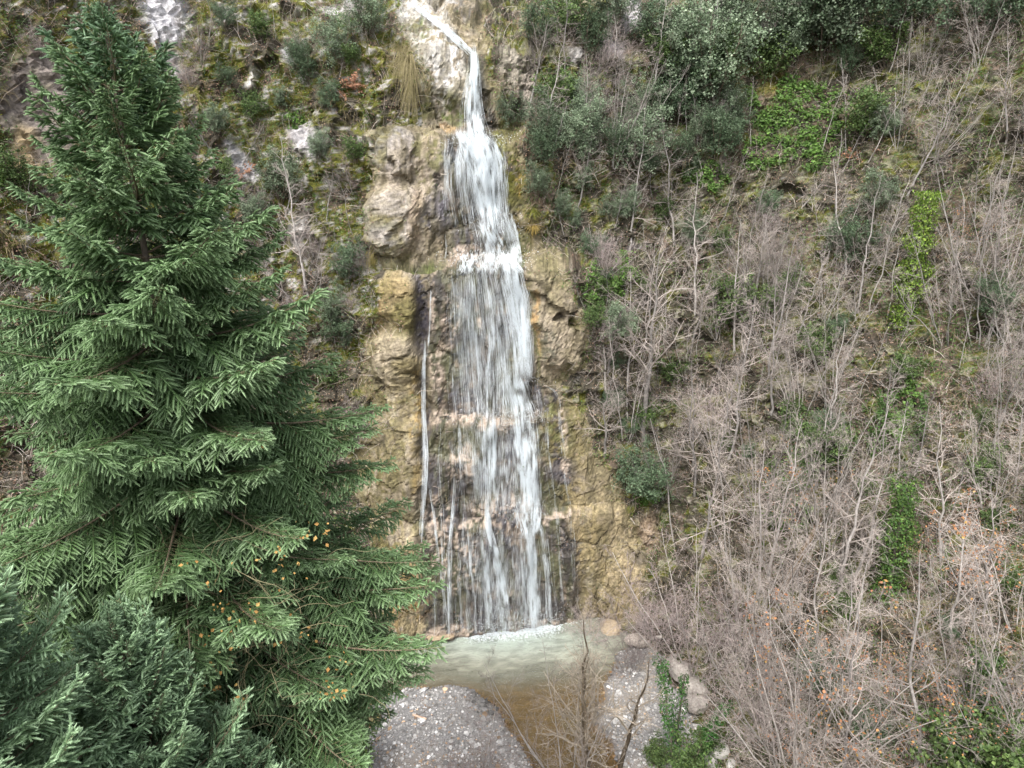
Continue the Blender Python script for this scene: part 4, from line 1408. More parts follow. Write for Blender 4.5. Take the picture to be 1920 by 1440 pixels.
ft = at_depth(196, 48, 10.0)
rad_main = lambda d: float(np.interp(d, [0, .6, 1.7, 3.0, 4.3, 7.5, 10.0, 11.5, 13, 14.5], [.35, .8, 1.55, 2.05, 2.75, 3.95, 4.75, 4.3, 3.0, 2.2]))
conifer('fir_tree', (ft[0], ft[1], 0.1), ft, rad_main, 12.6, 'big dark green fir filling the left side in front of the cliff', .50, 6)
t2 = at_depth(215, 1165, 9.0)
conifer('fir_tree', (t2[0], t2[1], 0.3), t2, lambda d: float(np.interp(d, [0, .5, 1.5, 3, 6], [.3, .7, 1.25, 1.8, 2.6])), t2[2] - 6.5, 'smaller blue-green fir top at the bottom left corner', .44, 5, (58, 15), BR2)
t3 = at_depth(-190, 1010, 7.0)
conifer('fir_tree', (t3[0], t3[1], 0.6), t3, lambda d: float(np.interp(d, [0, 1, 3, 6], [.3, .9, 1.7, 2.4])), t3[2] - 6.0, 'blue-green fir whose branch tips poke in at the left edge', .36, 6, (40, 5), BR2)
t4 = at_depth(455, 1395, 10.5)
conifer('fir_tree', (t4[0], t4[1], 0.3), t4, lambda d: float(np.interp(d, [0, .5, 2, 4], [.25, .6, 1.1, 1.6])), t4[2] - 4.0, 'young blue-green fir at the bottom edge right of the smaller fir', .36, 6, (55, 15), BR2)

# ------------------------------------------------------------------ evergreen shrubs
def shrub_mesh(kind):
    st, fo = Parts(), Parts()
    P0, R0 = [], []
    for i in range(7):
        a = i * 2.4
        sp = RNG.uniform(.1, .55)
        p, r = straight((math.cos(a) * .05, math.sin(a) * .05, -.3), (math.cos(a) * sp * 1.6, math.sin(a) * sp * 1.6, RNG.uniform(1.1, 1.9)), 8, .12, .022, .006)
        P0.append(p[0]); R0.append(r[0])
    P0, R0 = np.array(P0), np.array(R0)
    P1, R1 = grow(P0, R0, 9, .2, 1, lambda u: .75 * (1 - .5 * u), (30, 70), .4, 5, rmin=.005)
    P2, R2 = grow(P1, R1, 6, .2, 1, lambda u: .38 * np.ones_like(u), (30, 70), .3, 4, rmin=.004)
    for P, R, k in ((P0, R0, 5), (P1, R1, 3)):
        v, f = tubes(P, R, k)
        st.add(v, f, vary((0.22, 0.18, 0.14), len(v), .25))
    per = {'feather': 20, 'ivy': 9, 'box': 16}[kind]
    sz = {'feather': .055, 'ivy': .085, 'box': .06}[kind]
    u = RNG.uniform(.1, 1, (len(P2), per))
    B0, T = interp_line(P2, u)
    pos = B0.reshape(-1, 3) + RNG.normal(0, .05, (B0.shape[0] * per, 3))
    tone = np.repeat(RNG.uniform(.65, 1.35, len(P2)), per)[:, None]
    c = {'feather': vary((0.16, 0.225, 0.13), len(pos), .3, (0.30, 0.36, 0.25), .5), 'ivy': vary((0.085, 0.145, 0.045), len(pos), .35, (0.17, 0.24, 0.075), .4),
         'box': vary((0.10, 0.155, 0.085), len(pos), .3, (0.18, 0.25, 0.145), .5)}[kind] * tone
    v, f, c = leaves(pos, RNG.normal(size=pos.shape) * .5 + np.array([0, -.3, .7]) + T.reshape(-1, 3) * .3, sz, c)
    if kind == 'feather':
        pass
    fo.add(v, f, c)
    return st.mesh('stem', [M['bark']]), fo.mesh('foliage', [M['leaf']])


SHRUB = {k: [shrub_mesh(k) for _ in range(2)] for k in ('feather', 'ivy', 'box')}
SH = [
    (1356, 64, 62, 'feather', 'pale grey-green feathery shrub second from the left in the top evergreen clump'), (1442, 58, 44, 'feather', 'greyest feathery shrub at the middle of the top evergreen clump'),
    (1490, 40, 55, 'box', 'dark evergreen shrub between the greyest and the largest of the top clump'), (1548, 45, 80, 'feather', 'largest evergreen shrub at the top edge of the slope'),
    (1595, 40, 62, 'feather', 'evergreen shrub at the right end of the top clump'), (1330, 130, 68, 'feather', 'wide grey-green shrub below the pale one of the top clump'),
    (1254, 120, 52, 'feather', 'green feathery shrub at the left end of the top clump'), (1282, 178, 44, 'box', 'dark evergreen shrub under the left end of the top clump'),
    (1345, 262, 38, 'box', 'dark small shrub between fern patches below the top clump'), (1170, 285, 48, 'feather', 'light green feathery shrub right of the mossy streak beside the upper veil'),
    (1587, 458, 42, 'box', 'dark blue-green bush left of the bright ivy column'), (1373, 580, 46, 'ivy', 'rounded bright green bush in the middle of the right slope'),
    (1205, 775, 24, 'ivy', 'small bright green bush at the foot of the broad spreading tree'), (577, 128, 28, 'box', 'dark dense bush on the left cliff above the orange leaf spray'),
    (645, 92, 34, 'feather', 'grey feathery bush on the left cliff near the hanging grass'), (690, 40, 36, 'feather', 'green feathery bush at the top left of the pale limestone'),
    (966, 215, 24, 'feather', 'small green bush right of the narrow plume'), (1006, 348, 24, 'feather', 'small teal bush above the spiky plant'),
    (525, 345, 36, 'feather', 'green bush behind the dead pale trunk on the left slope'), (655, 500, 34, 'box', 'bush beside the overhanging boulder on the left'),
    (1190, 890, 42, 'box', 'dark green bush on the rim of the right tan rock'), (1545, 850, 44, 'ivy', 'green bush under the lichen-blotched trees'),
    (640, 620, 30, 'box', 'bush on the left slope level with the ochre block'), (1215, 60, 36, 'box', 'dark bush near the grey outcrop at the top'),
    (1480, 800, 36, 'ivy', 'low green bush behind the many-stemmed coppice'), (20, 340, 34, 'ivy', 'bright green bush at the left edge beside the fir'),
    (620, 700, 26, 'ivy', 'ivy-like bush left of the pale lower block'), (1010, 60, 30, 'box', 'dark shrub right of the chute at the top'),
    (1850, 560, 34, 'box', 'dark bush among the grey stem fan at the right edge'), (1700, 20, 60, 'box', 'dark evergreen at the top edge right of the main clump'),
    (1830, 15, 70, 'box', 'dark evergreen in the top right corner'), (1690, 700, 30, 'ivy', 'green bush beneath the bright ivy column'), (590, 1400, 60, 'ivy', 'bright green bush at the bottom edge beside the gravel bar'),
    (650, 1430, 50, 'ivy', 'bright green bush at the gravel edge, nearest the bottom edge'), (1290, 1430, 40, 'ivy', 'ivy mound on the right bank at the bottom edge'), (1225, 1415, 26, 'ivy', 'ivy mound left of the V-shaped ivy stems'),
    (1340, 1395, 26, 'ivy', 'ivy clump right of the V-shaped ivy stems'), (1790, 1420, 80, 'ivy', 'green ivy thicket at the lower right edge'), (1880, 1400, 70, 'ivy', 'green thicket under the ivy-wrapped stump'),
    (1120, 545, 22, 'ivy', 'bright ivy hanging beside the tan rock shoulder'), (1110, 590, 20, 'ivy', 'lower ivy tuft beside the tan rock shoulder'), (1150, 610, 30, 'feather', 'soft green bush right of the two rock holes')]
SH_SAYS = {'feather': 'grey-green feathery bush', 'box': 'dark small-leaved bush', 'ivy': 'fresh green broad-leaved bush'}
for (x, y) in scatter_px(46, 1010, 1680, -10, 480, 34, right_of):
    SH.append((x, y, random.uniform(20, 40) * (1.25 - y / 900), SH_K := random.choice(['feather', 'feather', 'box', 'ivy']),
               SH_SAYS[SH_K] + ' ' + where_says(x, y), 'evergreen bushes on the upper right slope'))
for (x, y) in scatter_px(26, 1120, 1920, 520, 1420, 50, right_of):
    SH.append((x, y, random.uniform(14, 30) * (1 + max(0, y - 700) / 1200), SH_K := random.choice(['ivy', 'ivy', 'box']), 'low ' + SH_SAYS[SH_K] + ' ' + where_says(x, y), 'low evergreen clumps on the right slope'))
for (x, y) in scatter_px(16, 330, 730, 10, 800, 50, lambda x, y: on_rock(x, y) or x < 330 + max(0, y - 150) * 0.5):
    SH.append((x, y, random.uniform(14, 26), SH_K := random.choice(['ivy', 'box', 'feather']), 'small ' + SH_SAYS[SH_K] + ' ' + where_says(x, y), 'small evergreen bushes on the left slope'))
for i, (x, y, r, k, lb, *gp) in enumerate(SH):
    b, n = hit(x, y + r * .8)
    dep = (b - CAM) @ AX_F
    s = (2 * r / F_PX * dep) / 1.65
    ax = np.array([0, 0, 1.0]) + n * 0.35
    plant('evergreen_shrub', SHRUB[k][i % 2], b, ax, s, RNG.uniform(0, 6.28), lb, 'shrub', gp[0] if gp else None, parts=('stem', 'foliage'))


# ------------------------------------------------------------------ ivy-wrapped trunks
def ivy_column(base_px, top_px, hw, label, col, alt, n):
    b, t = stand(base_px, top_px)
    o = link('ivy_trunk', None, loc=b, label=label, cat='tree')
    ax = t - b
    p, r = straight((0, 0, -.3), tuple(ax), 12, .05, .07, .03)
    v, f = tubes(p, r, 6)
    link('trunk', make_mesh('trunk', v, f, vary((0.22, 0.19, 0.16), len(v), .2), [M['bark']], smooth=True), parent=o)
    dep = (b - CAM) @ AX_F
    w = hw / F_PX * dep
    u = RNG.uniform(0, 1.02, n)
    c0, T = interp_line(p, np.clip(u, 0, .999)[None])
    lump = 0.55 + 0.6 * np.abs(vnoise(np.stack([u * 9, u * 0, u * 0 + hw], 1), 3))
    a = RNG.uniform(0, 6.283, n)
    rr = w * lump * (0.25 + 0.85 * RNG.uniform(0, 1, n) ** .5) * (1 - .35 * u)
    pos = c0[0] + np.stack([np.cos(a) * rr, np.sin(a) * rr, RNG.normal(0, .06, n)], 1)
    nr = np.stack([np.cos(a), np.sin(a), np.full(n, .6)], 1)
    v, f, c = leaves(pos, nr, .085, vary(col, n, .35, alt, .4) * np.repeat(RNG.uniform(.7, 1.3, (n // 6 + 1, 1)), 6, 0)[:n])
    link('foliage', make_mesh('foliage', v, f, c, [M['leaf']]), parent=o)


ivy_column((1690, 600), (1742, 362), 34, 'bright yellow-green ivy column high on the right slope', (0.12, 0.21, 0.03), (0.27, 0.36, 0.06), 6500)
ivy_column((1668, 1120), (1694, 900), 40, 'dark green ivy column wrapping the trunk low on the right slope', (0.06, 0.13, 0.03), (0.17, 0.27, 0.06), 5500)
ivy_column((1640, 850), (1662, 735), 22, 'narrow ivy-wrapped trunk above the dark ivy column', (0.06, 0.13, 0.03), (0.12, 0.2, 0.05), 1500)
ivy_column((1852, 1370), (1852, 1222), 42, 'broken stump wrapped in round-topped ivy at the lower right', (0.05, 0.12, 0.03), (0.20, 0.28, 0.08), 4200)
ivy_column((1262, 1420), (1238, 1238), 20, 'left ivy stem of the V on the right gravel bank', (0.045, 0.14, 0.03), (0.11, 0.23, 0.05), 1700)
ivy_column((1268, 1390), (1284, 1268), 14, 'right ivy stem of the V on the right gravel bank', (0.045, 0.14, 0.03), (0.11, 0.23, 0.05), 800)
ivy_column((1300, 1430), (1362, 1320), 20, 'ivy-wrapped leaning stem beside the two round boulders', (0.045, 0.14, 0.03), (0.11, 0.23, 0.05), 1500)
ivy_column((1720, 830), (1735, 740), 14, 'thin ivy-wrapped stem right of the lichen-blotched trees', (0.06, 0.13, 0.03), (0.12, 0.2, 0.05), 700)

# ------------------------------------------------------------------ ground cover on the slopes (nobody could count it)
gx_ = np.gradient(bpx, axis=0) * np.gradient(bpy_, axis=1) - np.gradient(bpx, axis=1) * np.gradient(bpy_, axis=0)
vis = (bpx > -90) & (bpx < 2010) & (bpy_ > -90) & (bpy_ < 1530) & (bdep > 4)
WT = np.abs(gx_) * vis * np.clip(1.02 - bare * 1.15, 0, 1)
TN = np.cross(np.gradient(TER, axis=1), np.gradient(TER, axis=0))
TN /= np.maximum(np.linalg.norm(TN, axis=2, keepdims=True), 1e-9)
TN *= np.sign(np.sum(TN * NRM, axis=2, keepdims=True))
green = sstep(0.0, 0.28, n1 * .9 + n2 * .5 + 0.10 + .06 * (1 - sstep(500, 900, bpy_)) + .10 * (GA > A0) * (1 - sstep(450, 650, bpy_)))
for (cx, cy, rx, ry, s) in [(1480, 220, 130, 80, .9), (1540, 260, 70, 80, .8), (1400, 60, 60, 40, .7), (1130, 560, 60, 90, .8), (640, 30, 60, 40, .7), (1560, 830, 90, 60, .7), (1200, 860, 70, 80, .7),
                            (1650, 1250, 90, 60, .4), (1420, 600, 100, 80, .5), (1250, 330, 160, 120, .4), (700, 650, 40, 140, .4), (1350, 420, 180, 90, .3), (1780, 700, 60, 90, .5), (110, 60, 60, 50, .5), (1500, 1010, 60, 60, .4), (1600, 1330, 330, 160, .5), (1500, 1180, 200, 80, .4)]:
    green = np.maximum(green, s * np.exp(-(((bpx - cx) / rx) ** 2 + ((bpy_ - cy) / ry) ** 2) * .8) * (1 + n2))
pinky = np.clip(0.45 + 0.8 * fbm(BASE * 0.4, 3, 66), 0.05, 1)


def pick(n, w):
    w = (WT * w).ravel()
    cw = np.cumsum(w)
    i = np.searchsorted(cw, RNG.uniform(0, cw[-1], n))
    i = np.minimum(i, w.size - 1)
    p = TER.reshape(-1, 3)[i] + RNG.normal(0, .06, (n, 3))
    return i, p, TN.reshape(-1, 3)[i]


# fallen leaves
nL = 70000
i, p, n = pick(nL, pinky * (1.05 - .6 * np.clip(green, 0, 1)))
c = vary((0.25, 0.17, 0.125), nL, .4, (0.37, 0.25, 0.185), .5)
v, f, c = leaves(p + n * RNG.uniform(0, .07, (nL, 1)), n, .075, c)
link('leaf_litter', make_mesh('leaf_litter', v, f, c, [M['dry']]), label='pinkish brown fallen leaves strewn over the steep slopes', cat='leaves', kind='stuff')
# ivy and other low green leaves
nI = 165000
i, p, n = pick(nI, np.clip(green, 0, 1) ** 1.3 + .04)
hgt = (RNG.uniform(0, 1, (nI, 1)) ** 2) * .35
tone = (0.75 + 0.5 * vnoise(p * 1.1, 15) + .3 * vnoise(p * 3.5, 16))[:, None]
c = vary((0.075, 0.14, 0.034), nI, .35, (0.165, 0.265, 0.07), .45) * np.clip(tone, .4, 1.5)
v, f, c = leaves(p + n * hgt + np.array([0, 0, 1]) * hgt * .4, n + np.array([0, 0, .8]), .075, c)
link('ground_ivy', make_mesh('ground_ivy', v, f, c, [M['leaf']]), label='green ivy and low leaves covering the slopes in patches', cat='ivy', kind='stuff')
# moss cushions: short tufts
nM = 62000
mossw = np.clip(moss * (0.45 + .8 * upl), 0, 1) ** 1.2
i, p, n = pick(nM, mossw)
c = vary((0.135, 0.14, 0.018), nM, .35, (0.26, 0.26, 0.03), .4)
v, f, c = leaves(p + n * .02, n * .5 + RNG.normal(0, .5, n.shape), .05, c)
link('moss', make_mesh('moss', v, f, c, [M['dry']]), label='olive moss growing over the cliff and slopes', cat='moss', kind='stuff')


# dry stems, brambles and grass: thin ribbons
def strands(pos, d0, length, width, cols, sag, K=4, wob=.2):
    n = len(pos)
    D = d0 / np.linalg.norm(d0, axis=1, keepdims=True)
    P = np.zeros((n, K, 3))
    P[:, 0] = pos
    for k in range(1, K):
        D = D + RNG.normal(0, wob, D.shape) + np.array([0, 0, -1]) * sag / K
        D /= np.linalg.norm(D, axis=1, keepdims=True)
        P[:, k] = P[:, k - 1] + D * (length / (K - 1))[:, None]
    view = P - CAM
    T = np.gradient(P, axis=1)
    S = np.cross(T, view + RNG.normal(0, 6, (n, 1, 3)))
    S /= np.maximum(np.linalg.norm(S, axis=2, keepdims=True), 1e-9)
    W = (width[:, None] * np.linspace(1, .35, K)[None])[..., None]
    V = np.stack([P - S * W / 2, P + S * W / 2], 2).reshape(-1, 3)
    ii = np.arange(n * K * 2).reshape(n, K, 2)
    f = np.stack([ii[:, :-1, 0], ii[:, :-1, 1], ii[:, 1:, 1], ii[:, 1:, 0]], -1).reshape(-1, 4)
    return V, f, np.repeat(cols, K * 2, 0)


nS = 34000
i, p, n = pick(nS, (.55 + .6 * fbm(BASE * .5, 3, 41)).clip(.08, 1) * (1 - .55 * upl))
ln = RNG.uniform(.3, 1.5, nS) * RNG.uniform(.4, 1, nS)
d0 = n * .9 + np.array([0, 0, .9]) + RNG.normal(0, .75, n.shape)
c = vary((0.34, 0.285, 0.235), nS, .4, (0.55, 0.50, 0.45), .4)
v, f, c = strands(p, d0, ln, RNG.uniform(.006, .018, nS), c, .5)
link('dead_stems', make_mesh('dead_stems', v, f, c, [M['bark']]), label='tangle of dead grey stems and brambles over the slopes', cat='undergrowth', kind='stuff')
nG = 11000
i, p, n = pick(nG, (fbm(BASE * .6, 3, 45) - .02).clip(0, 1) * (1 - .35 * (GA > A0)))
c = vary((0.30, 0.235, 0.13), nG, .3, (0.40, 0.34, 0.20), .5)
v, f, c = strands(p, n + np.array([0, 0, .25]) + RNG.normal(0, .3, n.shape), RNG.uniform(.3, .8, nG), RNG.uniform(.006, .014, nG), c, 2.6)
link('dry_grass', make_mesh('dry_grass', v, f, c, [M['dry']]), label='tan dry grass hanging in tufts down the slopes', cat='grass', kind='stuff')
# ferns and broad leaves in the bright patches
pat = np.zeros(GA.shape)
for (cx, cy, rx, ry) in [(1510, 175, 56, 34), (1540, 265, 44, 60), (1480, 226, 80, 24), (1450, 290, 50, 26), (1330, 330, 40, 22), (1160, 520, 20, 40), (1700, 760, 26, 60), (1480, 960, 40, 30), (1400, 205, 22, 40), (1275, 50, 14, 40), (1640, 235, 40, 22), (640, 25, 40, 18), (1108, 560, 14, 60), (30, 345, 34, 26), (1500, 880, 40, 40), (1210, 910, 30, 30), (560, 240, 20, 16)]:
    pat = np.maximum(pat, np.exp(-(((bpx + wp - cx) / rx) ** 2 + ((bpy_ + wq - cy) / ry) ** 2)) > .38)
nF = 15000
i, p, n = pick(nF, pat * (.06 + sstep(-.05, .22, n2 + .5 * n3)))
c = vary((0.10, 0.20, 0.04), nF, .3, (0.20, 0.33, 0.08), .5)
v, f, c = leaves(p + n * RNG.uniform(0, .3, (nF, 1)), n + np.array([0, 0, .9]), .13, c)
v = v.copy()
link('fern_patch', make_mesh('fern_patch', v, f, c, [M['leaf']]), label='bright green fern and broad-leaf patches on the mossy slope', cat='ferns', kind='stuff')


# hanging grass curtain, spiky plants, russet sprays
def tuft(name, pts_px, n, ln, wd, col, alt, sag, out_, label, cat, up=.2, spread=.35):
    P, Nn = [], []
    for _ in range(n):
        a, b2 = random.choice(list(zip(pts_px[:-1], pts_px[1:]))) if len(pts_px) > 1 else (pts_px[0], pts_px[0])
        P.append((a[0] + (b2[0] - a[0]) * random.random(), a[1] + (b2[1] - a[1]) * random.random()))
    uniq = [hit(x, y) for x, y in P[:60]]
    sel = RNG.integers(0, len(uniq), n)
    pos = np.array([uniq[k][0] for k in sel])
    nr = np.array([uniq[k][1] for k in sel])
    base = pos.mean(0)
    v, f, c = strands(pos + RNG.normal(0, .05, pos.shape), nr * out_ + np.array([0, 0, up]) + RNG.normal(0, spread, nr.shape), RNG.uniform(*ln, n), RNG.uniform(wd * .6, wd * 1.3, n), vary(col, n, .3, alt, .5), sag, 6, .07)
    return link(name, make_mesh(name, v - base, f, c, [M['dry']]), loc=base, label=label, cat=cat)


tuft('hanging_grass', [(748, 88), (764, 100), (772, 130), (776, 165)], 750, (.7, 2.2), .014, (0.32, 0.275, 0.16), (0.24, 0.215, 0.09), 3.2, .8, 'long curtain of straw-coloured grass hanging left of the pale limestone', 'grass', .0, .16)
tuft('hanging_grass', [(690, 470), (705, 490)], 260, (.5, 1.2), .014, (0.34, 0.28, 0.12), (0.24, 0.22, 0.06), 3, .8, 'small tuft of hanging grass under the pale overhanging boulder', 'grass')
tuft('spiky_plant', [(998, 396)], 60, (.5, .9), .03, (0.18, 0.20, 0.04), (0.34, 0.32, 0.10), 1.6, .9, 'upper spiky green rosette on the mossy edge right of the veil', 'plant', .7)
tuft('spiky_plant', [(1000, 424)], 50, (.4, .8), .028, (0.28, 0.20, 0.06), (0.34, 0.27, 0.10), 1.8, .9, 'lower brownish spiky rosette on the mossy edge right of the veil', 'plant', .6)
tuft('spiky_plant', [(1088, 765)], 46, (.4, .7), .026, (0.16, 0.19, 0.05), (0.3, 0.3, 0.1), 1.6, .9, 'spiky green tuft beside the thin trickle on the right rock', 'plant', .7)


def spray(px, rx, ry, n, label):
    b, nr = hit(*px)
    dep = (b - CAM) @ AX_F
    o = link('leaf_spray', None, loc=b, label=label, cat='branch')
    tip = np.array([rx / F_PX * dep, -.5, .25])
    p, r = straight((-tip[0], 0, -.1), tuple(tip), 8, .08, .02, .006)
    P1, R1 = grow(p, r, 10, .1, 1, lambda u: .5 * np.ones_like(u), (30, 60), .1, 5, rmin=.005)
    v, f = tubes(p, r, 4)
    v1, f1 = tubes(P1, R1, 3)
    link('stem', make_mesh('stem', np.vstack([v, v1]), np.vstack([f, f1 + len(v)]), vary((0.25, 0.18, 0.13), len(v) + len(v1), .2), [M['bark']]), parent=o)
    u = RNG.uniform(0, 1, (len(P1), n // len(P1)))
    q, _ = interp_line(P1, u)
    q = q.reshape(-1, 3) + RNG.normal(0, .07, (q.shape[0] * q.shape[1], 3)) * np.array([1, .6, .5])
    v, f, c = leaves(q, RNG.normal(0, .5, q.shape) + np.array([0, -.6, .6]), .10, vary((0.36, 0.19, 0.12), len(q), .3, (0.45, 0.28, 0.19), .4))
    link('foliage', make_mesh('foliage', v, f, c, [M['dry']]), parent=o)


spray((640, 172), 38, 12, 420, 'orange-brown spray of dead leaves on the left cliff')
spray((655, 158), 18, 10, 160, 'smaller orange leaf spray just above the larger one on the left cliff')
spray((1600, 292), 28, 8, 240, 'pinkish spray of dead leaves below the ferns on the right slope')
spray((450, 330), 30, 12, 160, 'russet leaf spray on the left cliff beside the fir')

# ------------------------------------------------------------------ boulders, logs, pebbles
def ico(sub):
    import bmesh
    bm = bmesh.new()
    bmesh.ops.create_icosphere(bm, subdivisions=sub, radius=1)
    bm.verts.index_update()
    v = np.array([x.co[:] for x in bm.verts])
    f = np.array([[x.index for x in q.verts] for q in bm.faces])
    bm.free()
    return v, f


IV3, IF3 = ico(4)
IV1, IF1 = ico(1)


def boulder(px, r_px, sq, ang, col, label, name='boulder', mossy=0.0):
    b, n = hit(*px)
    dep = (b - CAM) @ AX_F
    r = r_px / F_PX * dep
    v = IV3.copy()
    sd = RNG.uniform(0, 50)
    v = v * (1 + .32 * fbm(v * 1.1 + sd, 3, 8, .5)[:, None] + .10 * fbm(v * 3.5 + sd, 3, 9, .5, True)[:, None])
    v = np.sign(v) * np.abs(v) ** .85
    v = v * np.array(sq) * r
    a = math.radians(ang)
    R = np.array([[math.cos(a), -math.sin(a), 0], [math.sin(a), math.cos(a), 0], [0, 0, 1]])
    v = v @ R.T
    c = np.array(col) * (1 + .3 * fbm(v * 3 / max(r, .05) * .3 + sd, 3, 10)[:, None])
    if mossy:
        w = sstep(.2, .6, v[:, 2] / r + fbm(v * 4, 2, 3) - (1 - mossy))[:, None]
        c = c * (1 - w) + np.array([.12, .115, .025]) * w
    me = make_mesh(name, v, IF3, np.clip(c, .02, .9), [M['stone']], smooth=True)
    return link(name, me, loc=b + np.array([0, 0, sq[2] * r * .35]), label=label, cat='boulder')


G = (0.42, 0.39, 0.35)
boulder((1275, 1258), 24, (.8, 1.3, .7), 25, (0.34, 0.31, 0.28), 'long slanting pale boulder behind the V-shaped ivy stems')
boulder((1300, 1290), 24, (1.1, .9, .7), -30, (0.34, 0.31, 0.28), 'pale boulder leaning on the long slanting one')
boulder((1308, 1322), 22, (1.1, .9, .6), 10, (0.34, 0.31, 0.28), 'lowest of the three pale boulders behind the V-shaped ivy')
boulder((1350, 1408), 17, (1, 1, .85), 0, (0.46, 0.44, 0.41), 'round pale grey boulder at the bottom edge, upper of two')
boulder((1332, 1424), 15, (1.1, .9, .7), 20, (0.48, 0.45, 0.43), 'round pale grey boulder at the bottom edge, lower of two')
boulder((1372, 1436), 10, (1.1, .9, .7), 50, (0.46, 0.44, 0.42), 'small grey boulder right of the two round ones')
boulder((1146, 1188), 24, (1, .9, .75), 15, (0.40, 0.32, 0.22), 'tan block at the right end of the pool')
boulder((1200, 1202), 18, (1.5, .8, .5), 12, (0.44, 0.39, 0.34), 'flat grey slab on the right bank of the pool')
boulder((826, 1195), 15, (1.7, .6, .2), 8, (0.36, 0.28, 0.19), 'low ochre ledge stone at the left foot of the waterfall')
boulder((760, 1204), 12, (1.8, .7, .25), 8, (0.34, 0.28, 0.19), 'pale stone at the left end of the pool')
boulder((698, 1352), 15, (1.0, .9, .7), 10, (0.24, 0.2, 0.12), 'mossy stone on the left edge of the gravel bar', mossy=.9)
boulder((682, 1338), 13, (1.0, .9, .8), 70, (0.3, 0.25, 0.15), 'second mossy stone just behind the other on the gravel edge', mossy=.8)
boulder((684, 1222), 8, (1.3, .9, .6), 10, (0.70, 0.69, 0.68), 'small white stone at the left edge of the pool')
boulder((1158, 1352), 9, (1.2, .8, .5), 40, (0.55, 0.54, 0.52), 'small pale stone at the edge of the outlet stream')


def log(a_px, b_px, r_px, col, label, name='fallen_log', lift=0.12, mossy=False):
    a, na = hit(*a_px)
    b, nb_ = hit(*b_px)
    dep = (a - CAM) @ AX_F
    r = r_px / F_PX * dep
    a, b = a + na * (r + lift), b + nb_ * (r + lift)
    p, R = straight((0, 0, 0), tuple(b - a), 10, .03, r, r * .75)
    v, f = tubes(p, R, 10)
    v = v + .25 * r * fbm(v * 3, 2, 4)[:, None] * RNG.normal(0, 1, (len(v), 3)) * .4
    c = vary(col, len(v), .25)
    if mossy:
        c = np.where((fbm(v * 2.5, 2, 6) > .05)[:, None], np.array([.15, .14, .03]), c)
    o = link(name, None, loc=a, label=label, cat='log')
    link('bark', make_mesh('bark', v, f, c, [M['bark']], smooth=True), parent=o)
    for e, sgn in ((0, -1), (9, 1)):
        ring = v[e * 10:e * 10 + 10]
        cv = np.vstack([ring.mean(0) + (p[0, e] - p[0, e - sgn]) * .02, ring])
        cf = np.stack([np.zeros(10, int), 1 + np.arange(10), 1 + (np.arange(10) + 1) % 10], 1)
        link('cut_end', make_mesh('cut_end', cv, cf, vary((0.5, 0.4, 0.27), 11, .15), [M['bark']]), parent=o)


log((1458, 1105), (1532, 980), 7, (0.33, 0.235, 0.14), 'brown bark-stripped log leaning up the slope')
log((1430, 1150), (1485, 1140), 9, (0.34, 0.28, 0.17), 'short sawn mossy log lying across the slope', mossy=True)
log((1585, 1300), (1500, 1350), 5, (0.26, 0.21, 0.16), 'thin dark log lying among the russet saplings')
log((1900, 1300), (1830, 1350), 7, (0.30, 0.25, 0.20), 'grey log behind the ivy-wrapped stump')
log((1180, 1206), (1245, 1190), 4, (0.5, 0.46, 0.42), 'pale driftwood pole on the right bank of the pool', lift=.03)
log((774, 1342), (800, 1350), 2.2, (0.5, 0.36, 0.27), 'short curved stick lying on the gravel bar', 'stick', .01)

# gravel: loose pebbles over both bars
nP = 15000
w = ((FZ > -0.24) & (fpx > 560) & (fpx < 1420) & (fpy > 1180) & (fpy < 1500)).ravel().astype(float)
w *= np.repeat(np.gradient(gy)[None], len(gx), 0).ravel()
cw = np.cumsum(w)
i = np.searchsorted(cw, RNG.uniform(0, cw[-1], nP))
p = FV.reshape(-1, 3)[i] + np.stack([RNG.uniform(-.05, .05, nP), RNG.uniform(-.05, .05, nP), np.full(nP, .005)], 1)
OV = np.array([[1, 0, 0], [0, 1, 0], [-1, 0, 0], [0, -1, 0], [.55, .55, .6], [-.6, .5, .55], [-.5, -.6, .6], [.6, -.5, .5]], float)
OF = np.array([[4, 5, 6], [4, 6, 7], [0, 1, 4], [1, 5, 4], [1, 2, 5], [2, 6, 5], [2, 3, 6], [3, 7, 6], [3, 0, 7], [0, 4, 7]])
sz = .024 + .05 * RNG.uniform(0, 1, nP) ** 2.2 + (RNG.uniform(0, 1, nP) < .05) * RNG.uniform(.03, .11, nP)
Z = np.tile([0, 0, 1.0], (nP, 1)) + RNG.normal(0, .15, (nP, 3))
wb = wetbar.ravel()[i]
rim = (1 - .55 * (1 - sstep(.03, .14, FZ.ravel()[i])))
c = vary((0.31, 0.30, 0.285), nP, .45, (0.62, 0.61, 0.60), .35) * ((1 - .6 * wb) * rim)[:, None]
sub = (FZ.ravel()[i] < .0)
c[sub] = vary((0.26, 0.16, 0.075), int(sub.sum()), .4, (0.36, 0.26, 0.15), .4)
c[RNG.uniform(0, 1, nP) < .06] *= np.array([1.1, .8, .55])
v, f, c = stamp(OV, OF, p, frames(Z), np.stack([sz * RNG.uniform(.8, 1.5, nP), sz, sz * RNG.uniform(.5, .9, nP)], 1), c)
link('pebbles', make_mesh('pebbles', v, f, c, [M['stone']]), label='grey and white pebbles of the gravel bars beside the stream', cat='gravel', kind='stuff')

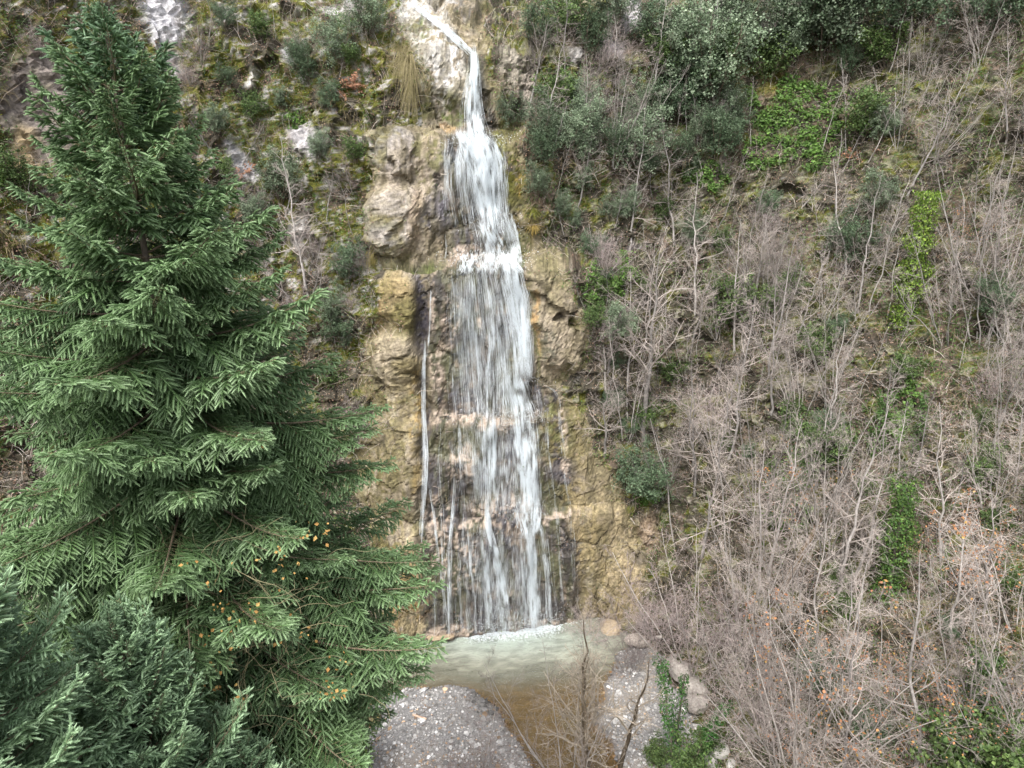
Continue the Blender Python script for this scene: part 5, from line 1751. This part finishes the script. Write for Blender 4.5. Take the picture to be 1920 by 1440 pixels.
nD = 1400
w = ((FZ > 0.03) & (fpx > 560) & (fpx < 1420) & (fpy > 1200) & (fpy < 1500)).ravel() * (.15 + np.clip(fbm(FP * .9, 3, 98), 0, 1) + .5 * sstep(1360, 1460, fpy)).ravel()
cw = np.cumsum(w)
i = np.searchsorted(cw, RNG.uniform(0, cw[-1], nD))
v, f, c = leaves(FV.reshape(-1, 3)[i] + np.array([0, 0, .03]), np.tile([0, 0, 1.0], (nD, 1)), .07, vary((0.28, 0.18, 0.11), nD, .4, (0.42, 0.28, 0.16), .5))
link('fallen_leaves', make_mesh('fallen_leaves', v, f, c, [M['dry']]), label='brown leaves scattered over the gravel bars', cat='leaves', kind='stuff')
nD = 160
i = np.searchsorted(cw, RNG.uniform(0, cw[-1], nD))
v, f, c = strands(FV.reshape(-1, 3)[i] + np.array([0, 0, .05]), RNG.normal(0, 1, (nD, 3)) * np.array([1, 1, .12]), RNG.uniform(.3, 1.2, nD), RNG.uniform(.012, .03, nD), vary((0.26, 0.2, 0.15), nD, .4), .05)
link('driftwood_twigs', make_mesh('driftwood_twigs', v, f, c, [M['bark']]), label='small grey driftwood twigs lying on the gravel bars', cat='twigs', kind='stuff')

# ------------------------------------------------------------------ climbing vine with yellow leaves on the fir's lower side
vb = at_depth(430, 1200, 11.3)
o = link('climbing_vine', None, loc=vb, label='tangled climbing vine with sparse yellow-orange leaves on the lower fir', cat='vine')
ST, CNT = [], 0
for _ in range(150):
    x, y, d = random.gauss(450, 80), random.uniform(1030, 1400), random.uniform(10.6, 12.0)
    q = [at_depth(x, y, d)]
    D = np.array([random.gauss(0, .5), random.gauss(0, .3), random.gauss(.2, .6)])
    for k in range(9):
        D = D + np.array([random.gauss(0, .35), random.gauss(0, .25), random.gauss(0, .35)])
        D = D / np.linalg.norm(D)
        q.append(q[-1] + D * .13)
    ST.append(np.array(q) - vb)
P = np.array(ST)
v, f = tubes(P, np.tile(np.linspace(.006, .003, 10), (len(P), 1)), 3)
link('stem', make_mesh('stem', v, f, vary((0.27, 0.24, 0.14), len(v), .3), [M['bark']]), parent=o)['kind'] = 'stuff'
LP = []
for (x, y, k) in [(575, 998, 9), (608, 988, 7), (525, 1040, 8), (367, 1059, 4), (394, 1075, 5), (417, 1136, 9), (429, 1182, 9), (471, 1132, 5), (479, 1165, 6), (571, 1186, 6), (383, 1198, 7), (442, 1215, 7), (400, 1240, 7),
                  (398, 1290, 6), (446, 1302, 5), (421, 1248, 6), (500, 1065, 4), (633, 1240, 8), (604, 1290, 9), (637, 1310, 9), (560, 1060, 4), (520, 1210, 3), (540, 1100, 3), (470, 830, 2), (262, 690, 1)]:
    for _ in range(k):
        LP.append(at_depth(random.gauss(x, 13), random.gauss(y, 12), random.uniform(10.0, 10.7)))
LP = np.array(LP) - vb
v, f, c = leaves(LP, RNG.normal(0, .4, LP.shape) + np.array([.1, -1, .5]), .058, vary((0.42, 0.24, 0.085), len(LP), .25, (0.48, 0.33, 0.12), .4))
link('foliage', make_mesh('foliage', v, f, c, [M['dry']]), parent=o)
